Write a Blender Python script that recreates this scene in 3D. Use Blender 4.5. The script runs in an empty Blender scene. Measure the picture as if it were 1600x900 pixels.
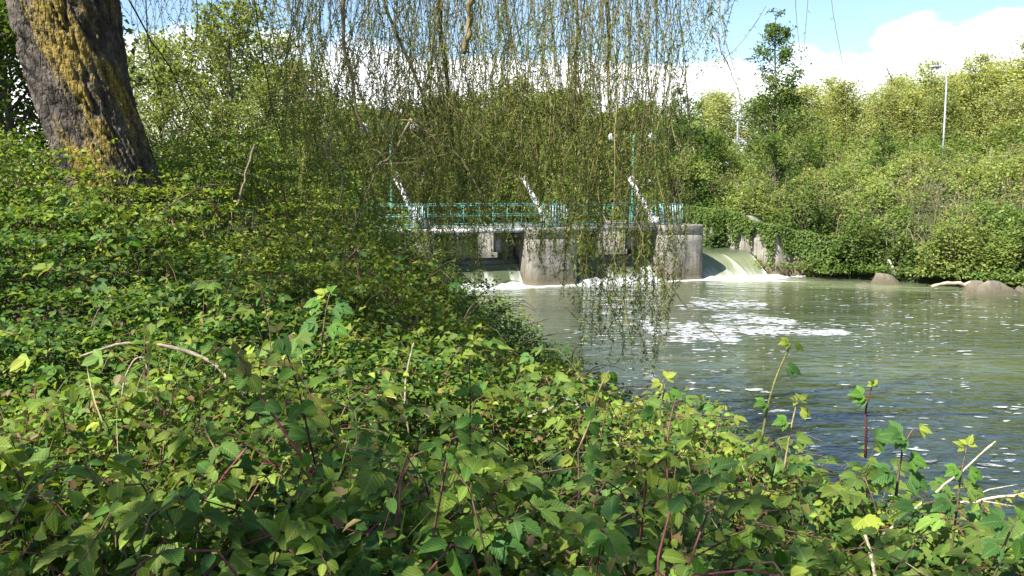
import bpy, math, numpy as np
from mathutils import Vector, Matrix

# ------------------------------------------------------------------ camera, sky, sun, exposure
scene = bpy.context.scene
C = scene.collection
F = 1386.0                     # focal length in photo pixels (1600 wide)
CAMZ = 4.0
PITCH = math.atan(150 / F)
cam_d = bpy.data.cameras.new('camera'); cam = bpy.data.objects.new('camera', cam_d); C.objects.link(cam)
cam_d.sensor_width = 36; cam_d.lens = 36 * F / 1600; cam_d.clip_start = 0.05; cam_d.clip_end = 3000
cam.location = (0, 0, CAMZ); cam.rotation_euler = (math.pi / 2 - PITCH, 0, 0)
scene.camera = cam

SUN_EL, SUN_AZ = math.radians(48), math.radians(-48)    # azimuth measured from straight behind the camera, towards the left
sun_dir = np.array([math.sin(SUN_AZ) * math.cos(SUN_EL), -math.cos(SUN_AZ) * math.cos(SUN_EL), math.sin(SUN_EL)])
sd = bpy.data.lights.new('sun', 'SUN'); so = bpy.data.objects.new('sun', sd); C.objects.link(so)
sd.energy = 5.0; sd.angle = math.radians(0.53); sd.color = (1, 0.955, 0.88)
so.rotation_euler = Vector(-sun_dir).to_track_quat('-Z', 'Y').to_euler(); so.location = (-20, -15, 40)

world = bpy.data.worlds.new('World'); scene.world = world; world.use_nodes = True
wt = world.node_tree; wt.nodes.clear()
def wn(t, **k):
    n = wt.nodes.new(t)
    for a, b in k.items(): setattr(n, a, b)
    return n
w_out = wn('ShaderNodeOutputWorld'); w_bg = wn('ShaderNodeBackground')
w_sky = wn('ShaderNodeTexSky', sky_type='NISHITA', sun_disc=False)
w_sky.sun_elevation = SUN_EL
w_sky.sun_rotation = math.atan2(sun_dir[0], sun_dir[1])
w_sky.air_density = 1.0; w_sky.dust_density = 0.3; w_sky.ozone_density = 2.6
SKY_STR = 0.082
w_bg.inputs['Strength'].default_value = SKY_STR
tc = wn('ShaderNodeTexCoord'); nz = wn('ShaderNodeTexNoise'); mp = wn('ShaderNodeMapping')
mp.inputs['Location'].default_value = (0.35, 0.1, 0.02); mp.inputs['Scale'].default_value = (1, 1, 2.1)
nz.inputs['Scale'].default_value = 4.2; nz.inputs['Detail'].default_value = 9; nz.inputs['Roughness'].default_value = 0.52
sep = wn('ShaderNodeSeparateXYZ')
wt.links.new(tc.outputs['Generated'], mp.inputs['Vector']); wt.links.new(mp.outputs['Vector'], nz.inputs['Vector'])
wt.links.new(tc.outputs['Generated'], sep.inputs[0])
el = wn('ShaderNodeMapRange'); el.inputs['From Min'].default_value = 0.11; el.inputs['From Max'].default_value = 0.20
el.inputs['To Min'].default_value = 0.30; el.inputs['To Max'].default_value = -0.13
wt.links.new(sep.outputs['Z'], el.inputs['Value'])
ad = wn('ShaderNodeMath', operation='ADD'); wt.links.new(nz.outputs['Fac'], ad.inputs[0]); wt.links.new(el.outputs[0], ad.inputs[1])
cr = wn('ShaderNodeValToRGB'); cr.color_ramp.elements[0].position = 0.60; cr.color_ramp.elements[1].position = 0.68
wt.links.new(ad.outputs[0], cr.inputs[0])
nz2 = wn('ShaderNodeTexNoise'); nz2.inputs['Scale'].default_value = 9; nz2.inputs['Detail'].default_value = 6
wt.links.new(mp.outputs['Vector'], nz2.inputs['Vector'])
cc = wn('ShaderNodeValToRGB')
cc.color_ramp.elements[0].position = 0.3; cc.color_ramp.elements[0].color = (7.0, 7.6, 8.4, 1)
cc.color_ramp.elements[1].position = 0.6; cc.color_ramp.elements[1].color = (9.6, 9.7, 9.9, 1)
wt.links.new(nz2.outputs['Fac'], cc.inputs[0])
mx = wn('ShaderNodeMix', data_type='RGBA')
wt.links.new(cr.outputs['Color'], mx.inputs[0]); wt.links.new(w_sky.outputs[0], mx.inputs[6]); wt.links.new(cc.outputs['Color'], mx.inputs[7])
wt.links.new(mx.outputs[2], w_bg.inputs['Color']); wt.links.new(w_bg.outputs[0], w_out.inputs[0])

scene.view_settings.view_transform = 'Standard'; scene.view_settings.look = 'None'
scene.view_settings.exposure = 1.48; scene.view_settings.gamma = 1.0
scene.render.engine = 'CYCLES'
scene.cycles.max_bounces = 8; scene.cycles.diffuse_bounces = 5; scene.cycles.glossy_bounces = 3
scene.cycles.transmission_bounces = 5; scene.cycles.transparent_max_bounces = 6
scene.cycles.use_denoising = True; scene.cycles.caustics_reflective = False; scene.cycles.caustics_refractive = False

# ------------------------------------------------------------------ helpers
rng = np.random.default_rng(7)
ca, sa = math.cos(PITCH), math.sin(PITCH)
def P(px, py, Y):
    """world point seen at photo pixel (px,py) at world depth Y"""
    dx = (px - 800) / F; dz = -(py - 450) / F
    d = np.array([dx, ca + dz * sa, -sa + dz * ca])
    return np.array([0, 0, CAMZ]) + d * (Y / d[1])

def _hash(ix, iy, iz, s):
    h = (ix.astype(np.int64) * 374761393 + iy.astype(np.int64) * 668265263 + iz.astype(np.int64) * 2147483647 + s * 974634777) & 0xffffffff
    h = ((h ^ (h >> 13)) * 1274126177) & 0xffffffff
    h = ((h ^ (h >> 16)) * 2246822519) & 0xffffffff
    return ((h ^ (h >> 15)) & 0xffff) / 65535.0
def vnoise(x, y, z=None, s=0):
    x = np.asarray(x, float); y = np.asarray(y, float); z = np.zeros_like(x) if z is None else np.asarray(z, float)
    x, y, z = np.broadcast_arrays(x, y, z)
    ix, iy, iz = np.floor(x), np.floor(y), np.floor(z)
    fx, fy, fz = x - ix, y - iy, z - iz
    fx = fx * fx * (3 - 2 * fx); fy = fy * fy * (3 - 2 * fy); fz = fz * fz * (3 - 2 * fz)
    r = 0
    for a in (0, 1):
        for b in (0, 1):
            for c in (0, 1):
                w = (fx if a else 1 - fx) * (fy if b else 1 - fy) * (fz if c else 1 - fz)
                r = r + w * _hash(ix + a, iy + b, iz + c, s)
    return r * 2 - 1
def fbm(x, y, z=None, s=0, o=3):
    r = 0; a = 1; f = 1
    z0 = 0 if z is None else z
    for i in range(o):
        r = r + a * vnoise(np.asarray(x) * f, np.asarray(y) * f, np.asarray(z0) * f + np.zeros_like(np.asarray(x, float)), s + i); a *= .5; f *= 2.03
    return r
def sstep(a, b, x): t = np.clip((x - a) / (b - a), 0, 1); return t * t * (3 - 2 * t)
def nrm(v): return v / np.maximum(np.linalg.norm(v, axis=-1, keepdims=True), 1e-9)
def unit_rand(n, r=None):
    v = (r or rng).normal(size=(n, 3)); return nrm(v)

class Geo:
    def __init__(s): s.v = []; s.f = []; s.c = []; s.uv = []; s.m = []; s.n = 0
    def add(s, v, faces, col=(.5, .5, .5), uv=None, mat=0):
        v = np.asarray(v, float).reshape(-1, 3); n = len(v)
        col = np.asarray(col, float)
        s.c.append(np.broadcast_to(col, (n, 3)) if col.ndim == 1 else col.reshape(-1, 3))
        s.uv.append(np.zeros((n, 2)) if uv is None else np.asarray(uv, float).reshape(-1, 2))
        if not isinstance(faces, (list, tuple)): faces = [faces]
        for f in faces:
            f = np.asarray(f, np.int64)
            if f.size: s.f.append(f + s.n); s.m.append(np.full(len(f), mat, np.int32))
        s.v.append(v); s.n += n
    def tris(s): return sum(len(f) * (f.shape[1] - 2) for f in s.f)
    def build(s, name, mats, parent=None, smooth=False, origin=None):
        me = bpy.data.meshes.new(name)
        v = np.concatenate(s.v)
        if origin is not None: v = v - np.asarray(origin)
        me.vertices.add(len(v)); me.vertices.foreach_set('co', v.astype(np.float32).ravel())
        li = np.concatenate([f.ravel() for f in s.f]).astype(np.int32)
        tot = np.concatenate([np.full(len(f), f.shape[1], np.int32) for f in s.f])
        st = np.concatenate([[0], np.cumsum(tot)[:-1]]).astype(np.int32)
        me.loops.add(len(li)); me.loops.foreach_set('vertex_index', li)
        me.polygons.add(len(tot)); me.polygons.foreach_set('loop_start', st)
        try: me.polygons.foreach_set('loop_total', tot)
        except Exception: pass
        me.polygons.foreach_set('material_index', np.concatenate(s.m))
        if smooth: me.polygons.foreach_set('use_smooth', np.ones(len(tot), bool))
        c = np.concatenate(s.c); c4 = np.ones((len(c), 4), np.float32); c4[:, :3] = c
        a = me.color_attributes.new('col', 'FLOAT_COLOR', 'POINT'); a.data.foreach_set('color', c4.ravel())
        uv = np.concatenate(s.uv)
        if np.any(uv):
            u = me.uv_layers.new(name='UVMap'); u.data.foreach_set('uv', uv[li].astype(np.float32).ravel())
        for m in (mats if isinstance(mats, (list, tuple)) else [mats]): me.materials.append(m)
        me.update(calc_edges=True); me.validate()
        o = bpy.data.objects.new(name, me); C.objects.link(o)
        if parent is not None: o.parent = parent
        if origin is not None: o.location = origin
        return o
def tag(o, label=None, cat=None, group=None, kind=None):
    if label: o['label'] = label
    if cat: o['category'] = cat
    if group: o['group'] = group
    if kind: o['kind'] = kind
    return o
def empty(name, loc, label=None, cat=None, group=None):
    o = bpy.data.objects.new(name, None); C.objects.link(o); o.location = loc; o.empty_display_size = .2
    return tag(o, label, cat, group)
def copy_tree(root, loc, rz=0, sc=1, label=None, group=None):
    r = root.copy(); C.objects.link(r); r.location = loc; r.rotation_euler = (0, 0, rz)
    r.scale = (sc, sc, sc) if np.isscalar(sc) else sc
    if label: r['label'] = label
    if group: r['group'] = group
    for ch in root.children:
        c = ch.copy(); C.objects.link(c); c.parent = r
        for g in ch.children:
            d = g.copy(); C.objects.link(d); d.parent = c
    return r

# --- tubes: N polylines of K points
def tubes(G, pts, rad, sides=4, col=(.2, .15, .1), mat=0, cap=False):
    pts = np.asarray(pts, float)
    if pts.ndim == 2: pts = pts[None]
    N, K, _ = pts.shape
    rad = np.asarray(rad, float)
    rad = np.broadcast_to(rad if rad.ndim == 2 else (rad[None, :] if rad.ndim == 1 and len(rad) == K else rad.reshape(-1, 1) if rad.ndim == 1 else rad), (N, K))
    t = nrm(np.gradient(pts, axis=1))
    ref = np.where(np.abs(t[..., 2:3]) > .8, np.array([1., .2, 0]), np.array([.1, .2, 1.]))
    mref = np.where(np.mean(np.abs(t[..., 2]), axis=1)[:, None, None] > .75, np.array([1., .13, 0]), np.array([.13, .1, 1.]))
    a = nrm(np.cross(t, np.broadcast_to(mref, t.shape))); b = np.cross(t, a)
    th = np.arange(sides) / sides * 2 * np.pi
    v = pts[:, :, None] + rad[:, :, None, None] * (np.cos(th)[None, None, :, None] * a[:, :, None] + np.sin(th)[None, None, :, None] * b[:, :, None])
    i = np.arange(N)[:, None, None]; k = np.arange(K - 1)[None, :, None]; j = np.arange(sides)[None, None, :]
    q0 = (i * K + k) * sides + j; q1 = (i * K + k) * sides + (j + 1) % sides
    f = np.stack([q0, q1, q1 + sides, q0 + sides], -1).reshape(-1, 4)
    fs = [f]
    if cap:
        base = (np.arange(N) * K * sides)[:, None] + np.arange(sides)[None, ::-1]
        end = (np.arange(N) * K * sides + (K - 1) * sides)[:, None] + np.arange(sides)[None]
        fs += [base, end]
    col = np.asarray(col, float)
    if col.ndim == 2: col = np.repeat(col, K * sides, axis=0)
    G.add(v.reshape(-1, 3), fs, col, None, mat)

# --- leaves
def oval(n, wid, fold=.18, droop=.15, lobes=None):
    ys = [(i + 1) / (n + 1) for i in range(n)] if lobes is None else lobes
    V = [(0, 0, 0)]; 
    for y, w in zip(ys, wid):
        dz = -droop * y * y
        V += [(-w / 2, y, dz + fold * w), (0, y, dz), (w / 2, y, dz + fold * w)]
    V.append((0, 1, -droop)); V = np.array(V)
    T = [(0, 2, 1), (0, 3, 2)]; Q = []
    for i in range(n - 1):
        o = 1 + 3 * i
        Q += [(o, o + 1, o + 4, o + 3), (o + 1, o + 2, o + 5, o + 4)]
    o = 1 + 3 * (n - 1); e = len(V) - 1
    T += [(o, o + 1, e), (o + 1, o + 2, e)]
    return V, ([np.array(T)] + ([np.array(Q)] if Q else []))
QUAD = (np.array([(0, 0, 0), (.5, .42, .06), (0, 1, -.08), (-.5, .42, .06)]), [np.array([(0, 1, 2, 3)])])
OV1 = oval(1, [1.0], .15, .12, [.42])
OV2 = oval(2, [.92, .8], .14, .2, [.28, .66])
OV3 = oval(3, [.78, 1.0, .62], .13, .25, [.16, .45, .78])
# narrow curled leaf of the willow
WIL = oval(2, [1.0, .8], .2, .45, [.3, .68])
def serrated():
    n = 9; V = [(0, 0, 0)]; T = []; Q = []
    prof = lambda y: (math.sin(math.pi * min(1, y ** .72)) ** .8)
    rows = []
    for i in range(n):
        y = (i + .6) / n
        w = prof(y) * (1.0 if i % 2 == 0 else .80)
        dz = -.22 * y * y + (.02 if i % 2 else -.012)
        yy = y + (0.03 if i % 2 == 0 else -.02)
        V += [(-w / 2, yy, dz + .12 * w), (0, y, -.22 * y * y), (w / 2, yy, dz + .12 * w)]
    V.append((0, 1.02, -.24)); T = [(0, 2, 1), (0, 3, 2)]
    for i in range(n - 1):
        o = 1 + 3 * i; Q += [(o, o + 1, o + 4, o + 3), (o + 1, o + 2, o + 5, o + 4)]
    o = 1 + 3 * (n - 1); e = len(V) - 1; T += [(o, o + 1, e), (o + 1, o + 2, e)]
    return np.array(V), [np.array(T), np.array(Q)]
SER = serrated()
def leaves(G, pos, dirv, up, L, W, tm, col, mat=0):
    pos = np.asarray(pos, float); N = len(pos)
    if N == 0: return
    V, fs = tm; K = len(V)
    d = nrm(dirv); r = nrm(np.cross(d, up)); n = np.cross(r, d)
    L = np.broadcast_to(np.asarray(L, float), (N,)); W = np.broadcast_to(np.asarray(W, float), (N,))
    v = pos[:, None] + (V[None, :, 1] * L[:, None])[..., None] * d[:, None] + (V[None, :, 0] * W[:, None])[..., None] * r[:, None] + (V[None, :, 2] * L[:, None])[..., None] * n[:, None]
    ff = [(np.arange(N)[:, None, None] * K + f[None]).reshape(-1, f.shape[1]) for f in fs]
    c = np.asarray(col, float); c = np.broadcast_to(c, (N, 3)) if c.ndim == 1 else c
    uv = np.tile(np.stack([V[:, 0] + .5, V[:, 1]], 1), (N, 1))
    G.add(v.reshape(-1, 3), ff, np.repeat(c, K, 0), uv, mat)
def mixc(a, b, t): t = np.asarray(t)[:, None]; return np.asarray(a) * (1 - t) + np.asarray(b) * t
def jit(col, n, amt=.25, r=None):
    r = r or rng
    col = np.asarray(col, float); col = np.broadcast_to(col, (n, 3))
    return np.clip(col * np.exp(r.normal(0, amt, (n, 1))) * np.exp(r.normal(0, amt * .25, (n, 3))), 0.002, .9)

# ------------------------------------------------------------------ materials
def mat(name):
    m = bpy.data.materials.new(name); m.use_nodes = True; t = m.node_tree; t.nodes.clear()
    o = t.nodes.new('ShaderNodeOutputMaterial')
    def N(ty, **k):
        n = t.nodes.new(ty)
        for a, b in k.items(): setattr(n, a, b)
        return n
    def Lk(a, b): t.links.new(a, b)
    return m, N, Lk, o
def ramp(N, stops):
    r = N('ShaderNodeValToRGB'); e = r.color_ramp.elements
    while len(e) < len(stops): e.new(.5)
    for i, (p, c) in enumerate(stops):
        e[i].position = p; e[i].color = (*c, 1) if len(c) == 3 else c
    return r
def leaf_mat(name, trans=.3, rough=.5, spec=.35, veins=False):
    m, N, Lk, o = mat(name)
    at = N('ShaderNodeAttribute', attribute_name='col')
    p = N('ShaderNodeBsdfPrincipled'); p.inputs['Roughness'].default_value = rough; p.inputs['Specular IOR Level'].default_value = spec
    col = at.outputs['Color']
    if veins:
        uv = N('ShaderNodeUVMap'); s = N('ShaderNodeSeparateXYZ'); Lk(uv.outputs[0], s.inputs[0])
        a = N('ShaderNodeMath', operation='SUBTRACT'); Lk(s.outputs[0], a.inputs[0]); a.inputs[1].default_value = .5
        b = N('ShaderNodeMath', operation='ABSOLUTE'); Lk(a.outputs[0], b.inputs[0])
        mr = N('ShaderNodeMapRange'); Lk(b.outputs[0], mr.inputs[0]); mr.inputs[1].default_value = 0.0; mr.inputs[2].default_value = .05; mr.inputs[3].default_value = .55; mr.inputs[4].default_value = 0
        # side veins run obliquely from the midrib
        c1 = N('ShaderNodeMath', operation='MULTIPLY'); Lk(b.outputs[0], c1.inputs[0]); c1.inputs[1].default_value = -.9
        c2 = N('ShaderNodeMath', operation='ADD'); Lk(s.outputs[1], c2.inputs[0]); Lk(c1.outputs[0], c2.inputs[1])
        c3 = N('ShaderNodeMath', operation='MULTIPLY'); Lk(c2.outputs[0], c3.inputs[0]); c3.inputs[1].default_value = 44
        c4 = N('ShaderNodeMath', operation='SINE'); Lk(c3.outputs[0], c4.inputs[0])
        bp = N('ShaderNodeBump'); bp.inputs['Strength'].default_value = .3; bp.inputs['Distance'].default_value = .003
        Lk(c4.outputs[0], bp.inputs['Height']); Lk(bp.outputs[0], p.inputs['Normal'])
        mxn = N('ShaderNodeMix', data_type='RGBA'); Lk(mr.outputs[0], mxn.inputs[0]); Lk(at.outputs['Color'], mxn.inputs[6])
        hs = N('ShaderNodeHueSaturation'); hs.inputs['Value'].default_value = 1.9; hs.inputs['Saturation'].default_value = .8; Lk(at.outputs['Color'], hs.inputs['Color'])
        Lk(hs.outputs[0], mxn.inputs[7]); col = mxn.outputs[2]
    Lk(col, p.inputs['Base Color'])
    tr = N('ShaderNodeBsdfTranslucent')
    h = N('ShaderNodeMix', data_type='RGBA', blend_type='MULTIPLY'); h.inputs[0].default_value = 1; Lk(col, h.inputs[6]); h.inputs[7].default_value = (1.75, 1.7, .75, 1)
    Lk(h.outputs[2], tr.inputs['Color'])
    ms = N('ShaderNodeMixShader'); ms.inputs[0].default_value = trans; Lk(p.outputs[0], ms.inputs[1]); Lk(tr.outputs[0], ms.inputs[2]); Lk(ms.outputs[0], o.inputs[0])
    return m
def attr_mat(name, rough=.8, spec=.25, bump=0, scale=40, metal=0):
    m, N, Lk, o = mat(name)
    at = N('ShaderNodeAttribute', attribute_name='col'); p = N('ShaderNodeBsdfPrincipled')
    p.inputs['Roughness'].default_value = rough; p.inputs['Specular IOR Level'].default_value = spec; p.inputs['Metallic'].default_value = metal
    tcn = N('ShaderNodeTexCoord'); n = N('ShaderNodeTexNoise'); n.inputs['Scale'].default_value = scale; n.inputs['Detail'].default_value = 5
    Lk(tcn.outputs['Object'], n.inputs['Vector'])
    r = ramp(N, [(.3, (.62, .62, .62)), (.7, (1.25, 1.25, 1.25))]); Lk(n.outputs[0], r.inputs[0])
    h = N('ShaderNodeMix', data_type='RGBA', blend_type='MULTIPLY'); h.inputs[0].default_value = 1; Lk(at.outputs['Color'], h.inputs[6]); Lk(r.outputs[0], h.inputs[7])
    Lk(h.outputs[2], p.inputs['Base Color'])
    if bump:
        b = N('ShaderNodeBump'); b.inputs['Strength'].default_value = bump; b.inputs['Distance'].default_value = .02; Lk(n.outputs[0], b.inputs['Height']); Lk(b.outputs[0], p.inputs['Normal'])
    Lk(p.outputs[0], o.inputs[0]); return m
M_LEAF_FG = leaf_mat('leaf_near', .34, .5, .17, True)
M_LEAF = leaf_mat('leaf', .38, .55, .2)
M_LEAF_FAR = leaf_mat('leaf_far', .42, .65, .12)
M_TWIG = attr_mat('twig', .75, .25, .3, 60)
M_WOOD = attr_mat('dead_wood', .85, .2, .6, 35)
M_PAINT = attr_mat('painted_steel', .5, .4, .1, 25)

def mat_soil():
    m, N, Lk, o = mat('soil'); tcn = N('ShaderNodeTexCoord'); p = N('ShaderNodeBsdfPrincipled'); p.inputs['Roughness'].default_value = .95
    n = N('ShaderNodeTexNoise'); n.inputs['Scale'].default_value = 1.3; n.inputs['Detail'].default_value = 8; Lk(tcn.outputs['Object'], n.inputs[0])
    r = ramp(N, [(.3, (.018, .022, .008)), (.55, (.035, .045, .014)), (.75, (.06, .05, .025))]); Lk(n.outputs[0], r.inputs[0]); Lk(r.outputs[0], p.inputs[0])
    b = N('ShaderNodeBump'); b.inputs['Distance'].default_value = .1; Lk(n.outputs[0], b.inputs['Height']); Lk(b.outputs[0], p.inputs['Normal']); Lk(p.outputs[0], o.inputs[0]); return m
def mat_concrete(name='concrete', base=(.235, .218, .185), dark=(.085, .077, .064), low=(.095, .077, .045)):
    m, N, Lk, o = mat(name); tcn = N('ShaderNodeTexCoord'); p = N('ShaderNodeBsdfPrincipled'); p.inputs['Roughness'].default_value = .9
    n = N('ShaderNodeTexNoise'); n.inputs['Scale'].default_value = 1.6; n.inputs['Detail'].default_value = 10; n.inputs['Roughness'].default_value = .65; Lk(tcn.outputs['Object'], n.inputs[0])
    r = ramp(N, [(.32, dark), (.5, base), (.72, tuple(1.25 * x for x in base))]); Lk(n.outputs[0], r.inputs[0])
    # streaks of run-off, stretched along the height
    mpp = N('ShaderNodeMapping'); mpp.inputs['Scale'].default_value = (5, 5, .45); Lk(tcn.outputs['Object'], mpp.inputs[0])
    n2 = N('ShaderNodeTexNoise'); n2.inputs['Scale'].default_value = 1.5; n2.inputs['Detail'].default_value = 6; Lk(mpp.outputs[0], n2.inputs[0])
    r2 = ramp(N, [(.36, (.45, .43, .4)), (.58, (1, 1, 1))]); Lk(n2.outputs[0], r2.inputs[0])
    h = N('ShaderNodeMix', data_type='RGBA', blend_type='MULTIPLY'); h.inputs[0].default_value = .85; Lk(r.outputs[0], h.inputs[6]); Lk(r2.outputs[0], h.inputs[7])
    # algae and rust-brown tide mark near the water
    ge = N('ShaderNodeNewGeometry'); s = N('ShaderNodeSeparateXYZ'); Lk(ge.outputs['Position'], s.inputs[0])
    ad = N('ShaderNodeMath', operation='MULTIPLY_ADD'); Lk(n.outputs[0], ad.inputs[0]); ad.inputs[1].default_value = -.9; Lk(s.outputs[2], ad.inputs[2])
    mr = N('ShaderNodeMapRange'); Lk(ad.outputs[0], mr.inputs[0]); mr.inputs[1].default_value = -.35; mr.inputs[2].default_value = .45; mr.inputs[3].default_value = .95; mr.inputs[4].default_value = 0
    h2 = N('ShaderNodeMix', data_type='RGBA'); Lk(mr.outputs[0], h2.inputs[0]); Lk(h.outputs[2], h2.inputs[6]); h2.inputs[7].default_value = (*low, 1)
    Lk(h2.outputs[2], p.inputs[0])
    b = N('ShaderNodeBump'); b.inputs['Strength'].default_value = .7; b.inputs['Distance'].default_value = .04
    n3 = N('ShaderNodeTexNoise'); n3.inputs['Scale'].default_value = 9; n3.inputs['Detail'].default_value = 8; Lk(tcn.outputs['Object'], n3.inputs[0])
    Lk(n3.outputs[0], b.inputs['Height']); Lk(b.outputs[0], p.inputs['Normal']); Lk(p.outputs[0], o.inputs[0]); return m
def mat_bark():
    m, N, Lk, o = mat('willow_bark'); tcn = N('ShaderNodeTexCoord'); p = N('ShaderNodeBsdfPrincipled'); p.inputs['Roughness'].default_value = .9; p.inputs['Specular IOR Level'].default_value = .2
    at = N('ShaderNodeAttribute', attribute_name='col'); sp = N('ShaderNodeSeparateColor'); Lk(at.outputs['Color'], sp.inputs[0])
    n = N('ShaderNodeTexNoise'); n.inputs['Scale'].default_value = 5; n.inputs['Detail'].default_value = 9; n.inputs['Roughness'].default_value = .65; Lk(tcn.outputs['Object'], n.inputs[0])
    base = ramp(N, [(.3, (.026, .021, .017)), (.5, (.075, .063, .052)), (.72, (.16, .138, .115))]); Lk(n.outputs[0], base.inputs[0])
    n2 = N('ShaderNodeTexNoise'); n2.inputs['Scale'].default_value = 38; n2.inputs['Detail'].default_value = 6; Lk(tcn.outputs['Object'], n2.inputs[0])
    li = ramp(N, [(.3, (.10, .072, .02)), (.62, (.26, .19, .045))]); Lk(n2.outputs[0], li.inputs[0])
    # lichen amount is stored in green, red holds ridge height
    a = N('ShaderNodeMath', operation='MULTIPLY_ADD'); Lk(n2.outputs[0], a.inputs[0]); a.inputs[1].default_value = .9; Lk(sp.outputs[1], a.inputs[2])
    mr = N('ShaderNodeMapRange'); Lk(a.outputs[0], mr.inputs[0]); mr.inputs[1].default_value = .84; mr.inputs[2].default_value = 1.2
    h = N('ShaderNodeMix', data_type='RGBA'); Lk(mr.outputs[0], h.inputs[0]); Lk(base.outputs[0], h.inputs[6]); Lk(li.outputs[0], h.inputs[7])
    Lk(h.outputs[2], p.inputs[0])
    b = N('ShaderNodeBump'); b.inputs['Strength'].default_value = 1; b.inputs['Distance'].default_value = .022
    mv = N('ShaderNodeMapping'); mv.inputs['Scale'].default_value = (1, 1, .22); mv.inputs['Rotation'].default_value = (0, math.radians(-16), 0); Lk(tcn.outputs['Object'], mv.inputs[0]); n4 = N('ShaderNodeTexVoronoi', feature='DISTANCE_TO_EDGE'); n4.inputs['Scale'].default_value = 19; Lk(mv.outputs[0], n4.inputs[0])
    mm = N('ShaderNodeMath', operation='MULTIPLY_ADD'); mq = N('ShaderNodeMath', operation='MINIMUM'); Lk(n4.outputs[0], mq.inputs[0]); mq.inputs[1].default_value = .16; Lk(mq.outputs[0], mm.inputs[0]); mm.inputs[1].default_value = 3.2; Lk(n2.outputs[0], mm.inputs[2]); Lk(mm.outputs[0], b.inputs['Height']); Lk(b.outputs[0], p.inputs['Normal'])
    Lk(p.outputs[0], o.inputs[0]); return m
def mat_water(name, murk=(.02, .028, .010), milk=(.185, .215, .115)):
    m, N, Lk, o = mat(name); tcn = N('ShaderNodeTexCoord')
    at = N('ShaderNodeAttribute', attribute_name='col'); sp = N('ShaderNodeSeparateColor'); Lk(at.outputs['Color'], sp.inputs[0])
    mpp = N('ShaderNodeMapping'); mpp.inputs['Rotation'].default_value = (0, 0, math.radians(-12)); mpp.inputs['Scale'].default_value = (.8, 1.7, 1); Lk(tcn.outputs['Object'], mpp.inputs[0])
    n1 = N('ShaderNodeTexNoise'); n1.inputs['Scale'].default_value = 1.7; n1.inputs['Detail'].default_value = 3.5; n1.inputs['Distortion'].default_value = .5; Lk(mpp.outputs[0], n1.inputs[0])
    n2 = N('ShaderNodeTexNoise'); n2.inputs['Scale'].default_value = .55; n2.inputs['Detail'].default_value = 2; Lk(mpp.outputs[0], n2.inputs[0])
    b1 = N('ShaderNodeBump'); b1.inputs['Strength'].default_value = 1; b1.inputs['Distance'].default_value = .045; Lk(n1.outputs[0], b1.inputs['Height'])
    b2 = N('ShaderNodeBump'); b2.inputs['Strength'].default_value = 1; b2.inputs['Distance'].default_value = .08; Lk(n2.outputs[0], b2.inputs['Height']); Lk(b1.outputs[0], b2.inputs['Normal'])
    # milky aerated water (red) and foam (green), both broken up by the current
    ms = N('ShaderNodeMapping'); ms.inputs['Scale'].default_value = (.55, 2.2, 1); ms.inputs['Rotation'].default_value = (0, 0, math.radians(8)); Lk(tcn.outputs['Object'], ms.inputs[0])
    n3 = N('ShaderNodeTexNoise'); n3.inputs['Scale'].default_value = 1.2; n3.inputs['Detail'].default_value = 8; n3.inputs['Roughness'].default_value = .6; n3.inputs['Distortion'].default_value = 1.2; Lk(ms.outputs[0], n3.inputs[0])
    a = N('ShaderNodeMath', operation='MULTIPLY_ADD'); Lk(n3.outputs[0], a.inputs[0]); a.inputs[1].default_value = 1.1; Lk(sp.outputs[1], a.inputs[2])
    fo = N('ShaderNodeMapRange'); Lk(a.outputs[0], fo.inputs[0]); fo.inputs[1].default_value = .98; fo.inputs[2].default_value = 1.18
    a2 = N('ShaderNodeMath', operation='MULTIPLY'); Lk(n3.outputs[0], a2.inputs[0]); Lk(sp.outputs[0], a2.inputs[1])
    a3 = N('ShaderNodeMath', operation='MULTIPLY'); Lk(a2.outputs[0], a3.inputs[0]); a3.inputs[1].default_value = 1.9; a3.use_clamp = True
    c = N('ShaderNodeMix', data_type='RGBA'); Lk(a3.outputs[0], c.inputs[0]); c.inputs[6].default_value = (*murk, 1); c.inputs[7].default_value = (*milk, 1)
    p = N('ShaderNodeBsdfPrincipled'); Lk(c.outputs[2], p.inputs[0]); p.inputs['Roughness'].default_value = .06; p.inputs['IOR'].default_value = 1.33; Lk(b2.outputs[0], p.inputs['Normal'])
    w = N('ShaderNodeBsdfPrincipled'); w.inputs[0].default_value = (.45, .47, .45, 1); w.inputs['Roughness'].default_value = .85; Lk(b1.outputs[0], w.inputs['Normal'])
    x = N('ShaderNodeMixShader'); Lk(fo.outputs[0], x.inputs[0]); Lk(p.outputs[0], x.inputs[1]); Lk(w.outputs[0], x.inputs[2]); Lk(x.outputs[0], o.inputs[0]); return m
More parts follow.
